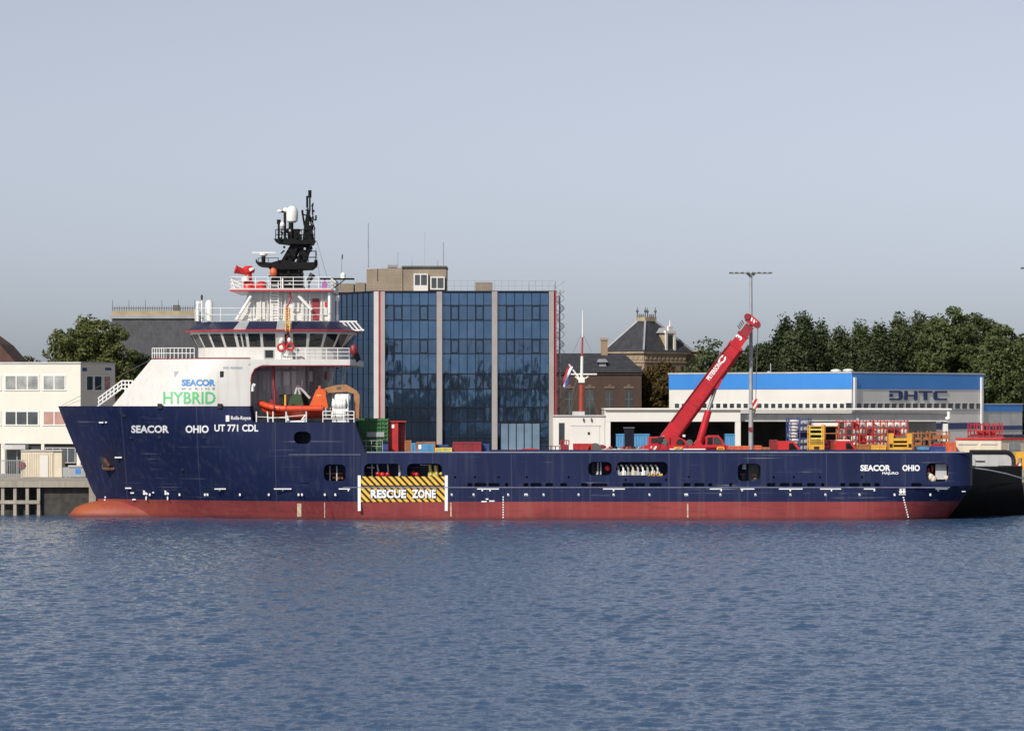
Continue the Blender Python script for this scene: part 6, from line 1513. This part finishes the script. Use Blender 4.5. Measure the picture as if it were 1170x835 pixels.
for k in range(4): MB().hexa([P(1105 + 17 * k, 501, RY - .3), P(1121 + 17 * k, 501, RY - .3), P(1125 + 17 * k, 497, RY + 3), P(1109 + 17 * k, 497, RY + 3)] + [P(1105 + 17 * k, 500.2, RY - .3), P(1121 + 17 * k, 500.2, RY - .3), P(1125 + 17 * k, 496.2, RY + 3), P(1109 + 17 * k, 496.2, RY + 3)]).build('roof_panel', 'dark_frame', t_)
t_, xs, zs = rack(1109, 1145, 485, 497.5, 32, 1.6, 'cargo_red', 5, 2, 'red open frame standing above the cream cabin roof', RG, base=Z(499.5, 32))
MB().pbox(1118, 1138, 492, 497, 32.3, .8).build('load', 'cargo_red', t_)
mb = MB().box(xs[0] - .2, xs[-1] + .2, 31.9, 33.8, G, Z(499.6, 32)); mb.build('plinth', 'grey_paint', t_)
t_ = thing('quay_bollard_gear', (X(1166, 21), 21, G), 'yellow steel quay gear with red and white striped posts at the right edge', 'gear')
mb = MB().pbox(1160.5, 1180, 516, 523, 21, .8); mb.pbox(1160.5, 1163, 523.01, 536, 21, .8); mb.pbox(1168, 1171, 523.01, 536, 21, .8); mb.build('frame', 'cargo_yellow', t_)
MB().pbox(1161, 1166.5, 529, 547, 20.7, .25).build('striped_post', 'red_white_stripes', t_)
# flag mast on the storehouse
FY = 44.0 + 3
t_ = thing('signal_mast', (X(664.5, FY), FY, Z(474.2, WY)), 'white and red signal mast with yard and gaff on the storehouse roof', 'mast')
MB().pbox(654, 668, 470, 474.3, FY - .6, 1.4).build('base_block', 'light_grey', t_)
MB().tube(P(664, 470, FY), P(664.5, 438, FY), .22, .2, 10).build('lower_pole', mat('mast_red', (.35, .05, .03), .5), t_, smooth=True)
MB().tube(P(664.5, 438, FY), P(665, 407, FY), .14, .12, 10).build('middle_pole', 'raft_white', t_, smooth=True); mp_ = MB().tube(P(665, 407, FY), P(665.6, 385, FY), .09, .08, 8).build('upper_pole', 'mast_red', t_)
MB().tube(P(665.6, 385, FY), P(665.7, 355, FY), .07, .04, 8).build('topmast', 'raft_white', t_)
mb = MB().tube(P(652, 427.5, FY), P(682, 427.5, FY), .07); mb.tube(P(663, 434, FY), P(650, 416, FY), .1, .06); mb.tube(P(664, 436, FY), P(672, 430, FY), .06); mb.tube(P(664, 436, FY), P(657, 430, FY), .06); mb.build('yard', 'raft_white', t_)
mb = MB()
for q in ((665.5, 380, 655, 402), (665.5, 380, 676, 402), (664.5, 420, 645, 473), (664.5, 420, 683, 473), (665, 430, 651, 472), (660, 425, 650, 473)): mb.tube(P(q[0], q[1], FY), P(q[2], q[3], FY), .02, n=4)
mb.build('rigging', 'chain_grey', t_)
MB().pbox(661, 668, 431, 437, FY - .4, .8).build('mast_platform', 'raft_white', t_)
fl = thing('flag', P(650, 416, FY), 'red white and blue striped flag drooping from the gaff', 'flag')
cols = [mat('flag_red', (.35, .02, .03), .7), MATS['letter_white'], mat('flag_blue', (.02, .05, .25), .7)]
for b_, (nm_, m_) in enumerate((('red_stripe', cols[0]), ('white_stripe', cols[1]), ('blue_stripe', cols[2]))):
    mb = MB(); n_ = 14
    for k in range(n_ + 1):
        f = k / n_; cx_, cy_ = 650 - 8.5 * f ** .8, 417 + 23 * f
        for e in (b_ / 3, (b_ + 1) / 3): mb.v.append(tuple(P(cx_ + 7.0 * e * (1 - .25 * f), cy_ + 3.5 * e, FY + .14 * math.sin(5 * f + 6 * e))))
    mb.f = [(2 * k, 2 * k + 1, 2 * k + 3, 2 * k + 2) for k in range(n_)]
    mb.build(nm_, m_, fl)

# ------------------------------------------------------------------ trees
def crown_mesh(seed, rx, ry, rz, nclump, per, leaf, tall=1.0, shape='round', hollow=.55):
    g = np.random.default_rng(seed)
    C_ = []
    while len(C_) < nclump:
        p = g.uniform(-1, 1, 3); r = np.linalg.norm(p)
        if r > 1 or r < hollow * g.uniform(.3, 1): continue
        if shape == 'column':
            k = 1 - max(0, p[2]) ** 1.4 * .85
            p[0] *= k; p[1] *= k
        C_.append(p)
    C_ = np.array(C_) * (rx, ry, rz)
    cr = g.uniform(.55, 1.25, nclump)
    ctr = np.repeat(C_, per, 0); rr = np.repeat(cr, per)[:, None]
    d = g.normal(0, 1, ctr.shape); d /= np.linalg.norm(d, axis=1)[:, None]
    d *= g.uniform(.2, 1, (len(d), 1)) ** .5 * rr * np.array([1, 1, .75 * tall])
    c = ctr + d
    n_ = d / (np.linalg.norm(d, axis=1)[:, None] + 1e-6) + g.normal(0, .75, d.shape) + np.array([0, 0, .35])
    n_ /= np.linalg.norm(n_, axis=1)[:, None]
    a = np.cross(n_, g.normal(0, 1, d.shape)); a /= np.linalg.norm(a, axis=1)[:, None]; b = np.cross(n_, a)
    s = (leaf * g.uniform(.55, 1.25, (len(c), 1)))
    a, b = a * s, b * s * .6
    V = np.stack([c - a, c - b * .9, c + a, c + b * .9], 1).reshape(-1, 3).astype(np.float32)
    Q = np.arange(len(V)).astype(np.int32)
    me = bpy.data.meshes.new('crown')
    me.vertices.add(len(V)); me.vertices.foreach_set('co', V.ravel()); me.loops.add(len(Q)); me.loops.foreach_set('vertex_index', Q)
    me.polygons.add(len(c)); me.polygons.foreach_set('loop_start', np.arange(len(c), dtype=np.int32) * 4); me.update(calc_edges=True)
    return me, C_
PROTO = {}
def tree(kind, px, Y, pyt, wpx, label, group, leafm, seed, base=None, pyb=None, n=90, per=46, shape='round', tall=1.0, leaf=.2):
    zt = Z(pyt, Y); zb = G + 1.2 if pyb is None else Z(pyb, Y); rz_ = (zt - zb) / 2; rx_ = wpx / 2 * sc(Y)
    t = thing(kind, (X(px, Y), Y, G), label, 'tree', group)
    me, C_ = crown_mesh(seed, rx_ * .86, rx_ * .8, rz_ * .93, int(n * 1.15), per * 2, leaf, tall, shape)
    me.materials.append(MATS[leafm])
    c = bpy.data.objects.new('crown', me); COL.objects.link(c); c.parent = t; c.location = (0, 0, (zb + zt) / 2 - G)
    mb = MB(); o = Vector((X(px, Y), Y, G)); top = Vector((X(px, Y), Y, zb + rz_ * 1.2))
    mb.tube(o, o.lerp(top, .5), .32, .22, 8); mb.tube(o.lerp(top, .5), top, .22, .07, 8)
    for q in C_[:9]: s_ = o.lerp(top, random.uniform(.35, .8)); mb.tube(s_, Vector((X(px, Y) + q[0] * .85, Y + q[1] * .85, (zb + zt) / 2 + q[2] * .85)), .09, .03, 5)
    mb.build('trunk', 'bark', t)
    return t
# left tree and bush
tree('broadleaf_tree', 103, 78, 361, 118, 'broad olive green tree between the cream office and the slate roof', 'trees on the left', 'leaf_green', 3, pyb=470, n=190, per=60)
tree('broadleaf_tree', 160, 84, 404, 40, 'smaller green tree against the slate roof, right of the broad tree', 'trees on the left', 'leaf_dark', 4, pyb=480, n=40)
tree('broadleaf_tree', 34, 95, 408, 26, 'small bush top peeping over the office roof at far left', 'trees on the left', 'leaf_green', 5, pyb=450, n=24)
# autumn trees before the pavilion
tree('autumn_tree', 757, 90, 416, 72, 'rusty brown autumn tree in front of the brick pavilion', 'autumn trees', 'leaf_autumn', 11, pyb=490, n=110, per=56)
tree('autumn_tree', 741, 91.5, 436, 32, 'small yellowing tree left of the rusty autumn tree', 'autumn trees', 'leaf_autumn', 12, pyb=495, n=44)
tree('autumn_tree', 783, 92, 420, 44, 'brownish green tree right of the rusty autumn tree', 'autumn trees', 'leaf_green', 13, pyb=490, n=60)
# the dark belt behind the blue hall
belt = [(815, 385, 52, 'leaf_dark', 'round', 'airy round tree behind the crane boom'), (840, 395, 40, 'leaf_dark', 'round', 'dark round tree behind the lamp mast'), (868, 388, 46, 'leaf_dark', 'round', 'dark tree right of the lamp mast'),
        (897, 365, 40, 'leaf_dark', 'column', 'pointed dark tree left of the tallest pointed one'), (917, 361, 36, 'leaf_dark', 'column', 'tall pointed dark tree with spiky top'), (938, 373, 36, 'leaf_dark', 'column', 'dark tree right of the spiky topped one'), (960, 377, 38, 'leaf_dark', 'column', 'dark columnar tree above the hall corner'),
        (983, 372, 38, 'leaf_dark', 'column', 'dark columnar tree above the first bay of the shaded hall face'), (1004, 373, 36, 'leaf_dark', 'column', 'dark columnar tree above the letter D'), (1027, 363, 42, 'leaf_dark', 'column', 'tall dark tree above the letters HT'), (1051, 360, 40, 'leaf_dark', 'column', 'tall dark tree above the letter C'),
        (1085, 349, 72, 'leaf_lush', 'round', 'tallest big green tree at the right'), (1118, 358, 60, 'leaf_lush', 'round', 'big green tree behind the hall right end'), (1147, 368, 62, 'leaf_lush', 'round', 'broad green tree above the annexe'), (1180, 385, 50, 'leaf_dark', 'round', 'dark tree cut by the right edge')]
for i, (px, pt, wd, lm, shp, lab) in enumerate(belt):
    Yt = 104 + (i * 5) % 13
    if shp == 'column': tree('conifer_tree', px, Yt, pt, wd * 1.12, lab, 'dark trees behind the hall', lm, 30 + i, pyb=470, n=120, per=52, shape='column', tall=2.2, leaf=.2)
    else: tree('broadleaf_tree', px, Yt - 4, pt, wd * 1.12, lab, 'dark trees behind the hall', lm, 30 + i, pyb=475, n=90 if wd < 55 else 170, per=52 if i else 26)
for px, pt, sd_, lab in ((904, 372, 91, 'thin sparse conifer top, left of the taller sparse top'), (918, 356, 92, 'thin sparse conifer top standing highest over the dark trees')):
    tree('conifer_tree', px, 102, pt, 22, lab, 'dark trees behind the hall', 'leaf_dark', sd_, pyb=432, n=26, per=40, shape='column', tall=1.0)
# low hedge filling gaps at the foot of the belt, behind the hall
g_ = np.random.default_rng(99)
hm, _ = crown_mesh(77, 19, 2.2, 3.0, 420, 40, .4, 1.0, 'round', .1)
hm.name = 'woodland'; hm.materials.append(MATS['leaf_dark']); ho = bpy.data.objects.new('woodland', hm); COL.objects.link(ho); ho.location = (X(985, 125), 125, G + 3.2); tag(ho, kind='stuff')
hm2, _ = crown_mesh(78, 14, 3, 4.5, 420, 40, .4, 1.0, 'round', .1); hm2.name = 'woodland'; hm2.materials.append(MATS['leaf_dark']); ho = bpy.data.objects.new('woodland', hm2); COL.objects.link(ho); ho.location = (X(1130, 125), 125, G + 4.0); tag(ho, kind='stuff')
# the opposite shore behind the photographer, seen only as reflections in the glass
mb = MB(); xq = -260.0
mb.box(-900, 900, -760, -700, -3, 2.5); tag(mb.build('opposite_bank', 'asphalt', None), kind='structure')
t_ = thing('quayside_warehouse', (-10, -715, 2.5), 'long low beige warehouse on the opposite bank, only mirrored in the glass tower', 'warehouse')
MB().box(-70, -2, -722, -712, 2.5, 13.2).build('wall', 'cream_container', t_); MB().box(-70.5, -1.5, -722.5, -711.5, 13.203, 13.9).build('roof', 'chain_grey', t_)
mb = MB()
for k in range(11): mb.box(-68 + 6 * k, -64 + 6 * k, -711.99, -711.9, 3, 9.6)
mb.build('loading_doors', 'dark_void', t_)
for k, (x_, rx_, zt_) in enumerate(((-120, 60, 20), (-33, 7, 19), (-22, 5, 17.5), (-11, 6, 20), (4, 7, 27), (13, 6, 23), (70, 50, 22))):
    me_, _ = crown_mesh(200 + k, rx_ * .8, 5, (zt_ - 2) / 2.3, 60 if rx_ < 20 else 300, 60, 1.0, 1.0, 'round', .2); me_.name = 'opposite_woodland'; me_.materials.append(MATS['leaf_dark'])
    ho = bpy.data.objects.new('opposite_woodland', me_); COL.objects.link(ho); ho.location = (x_, -728, (zt_ + 2.5) / 2); tag(ho, kind='stuff')
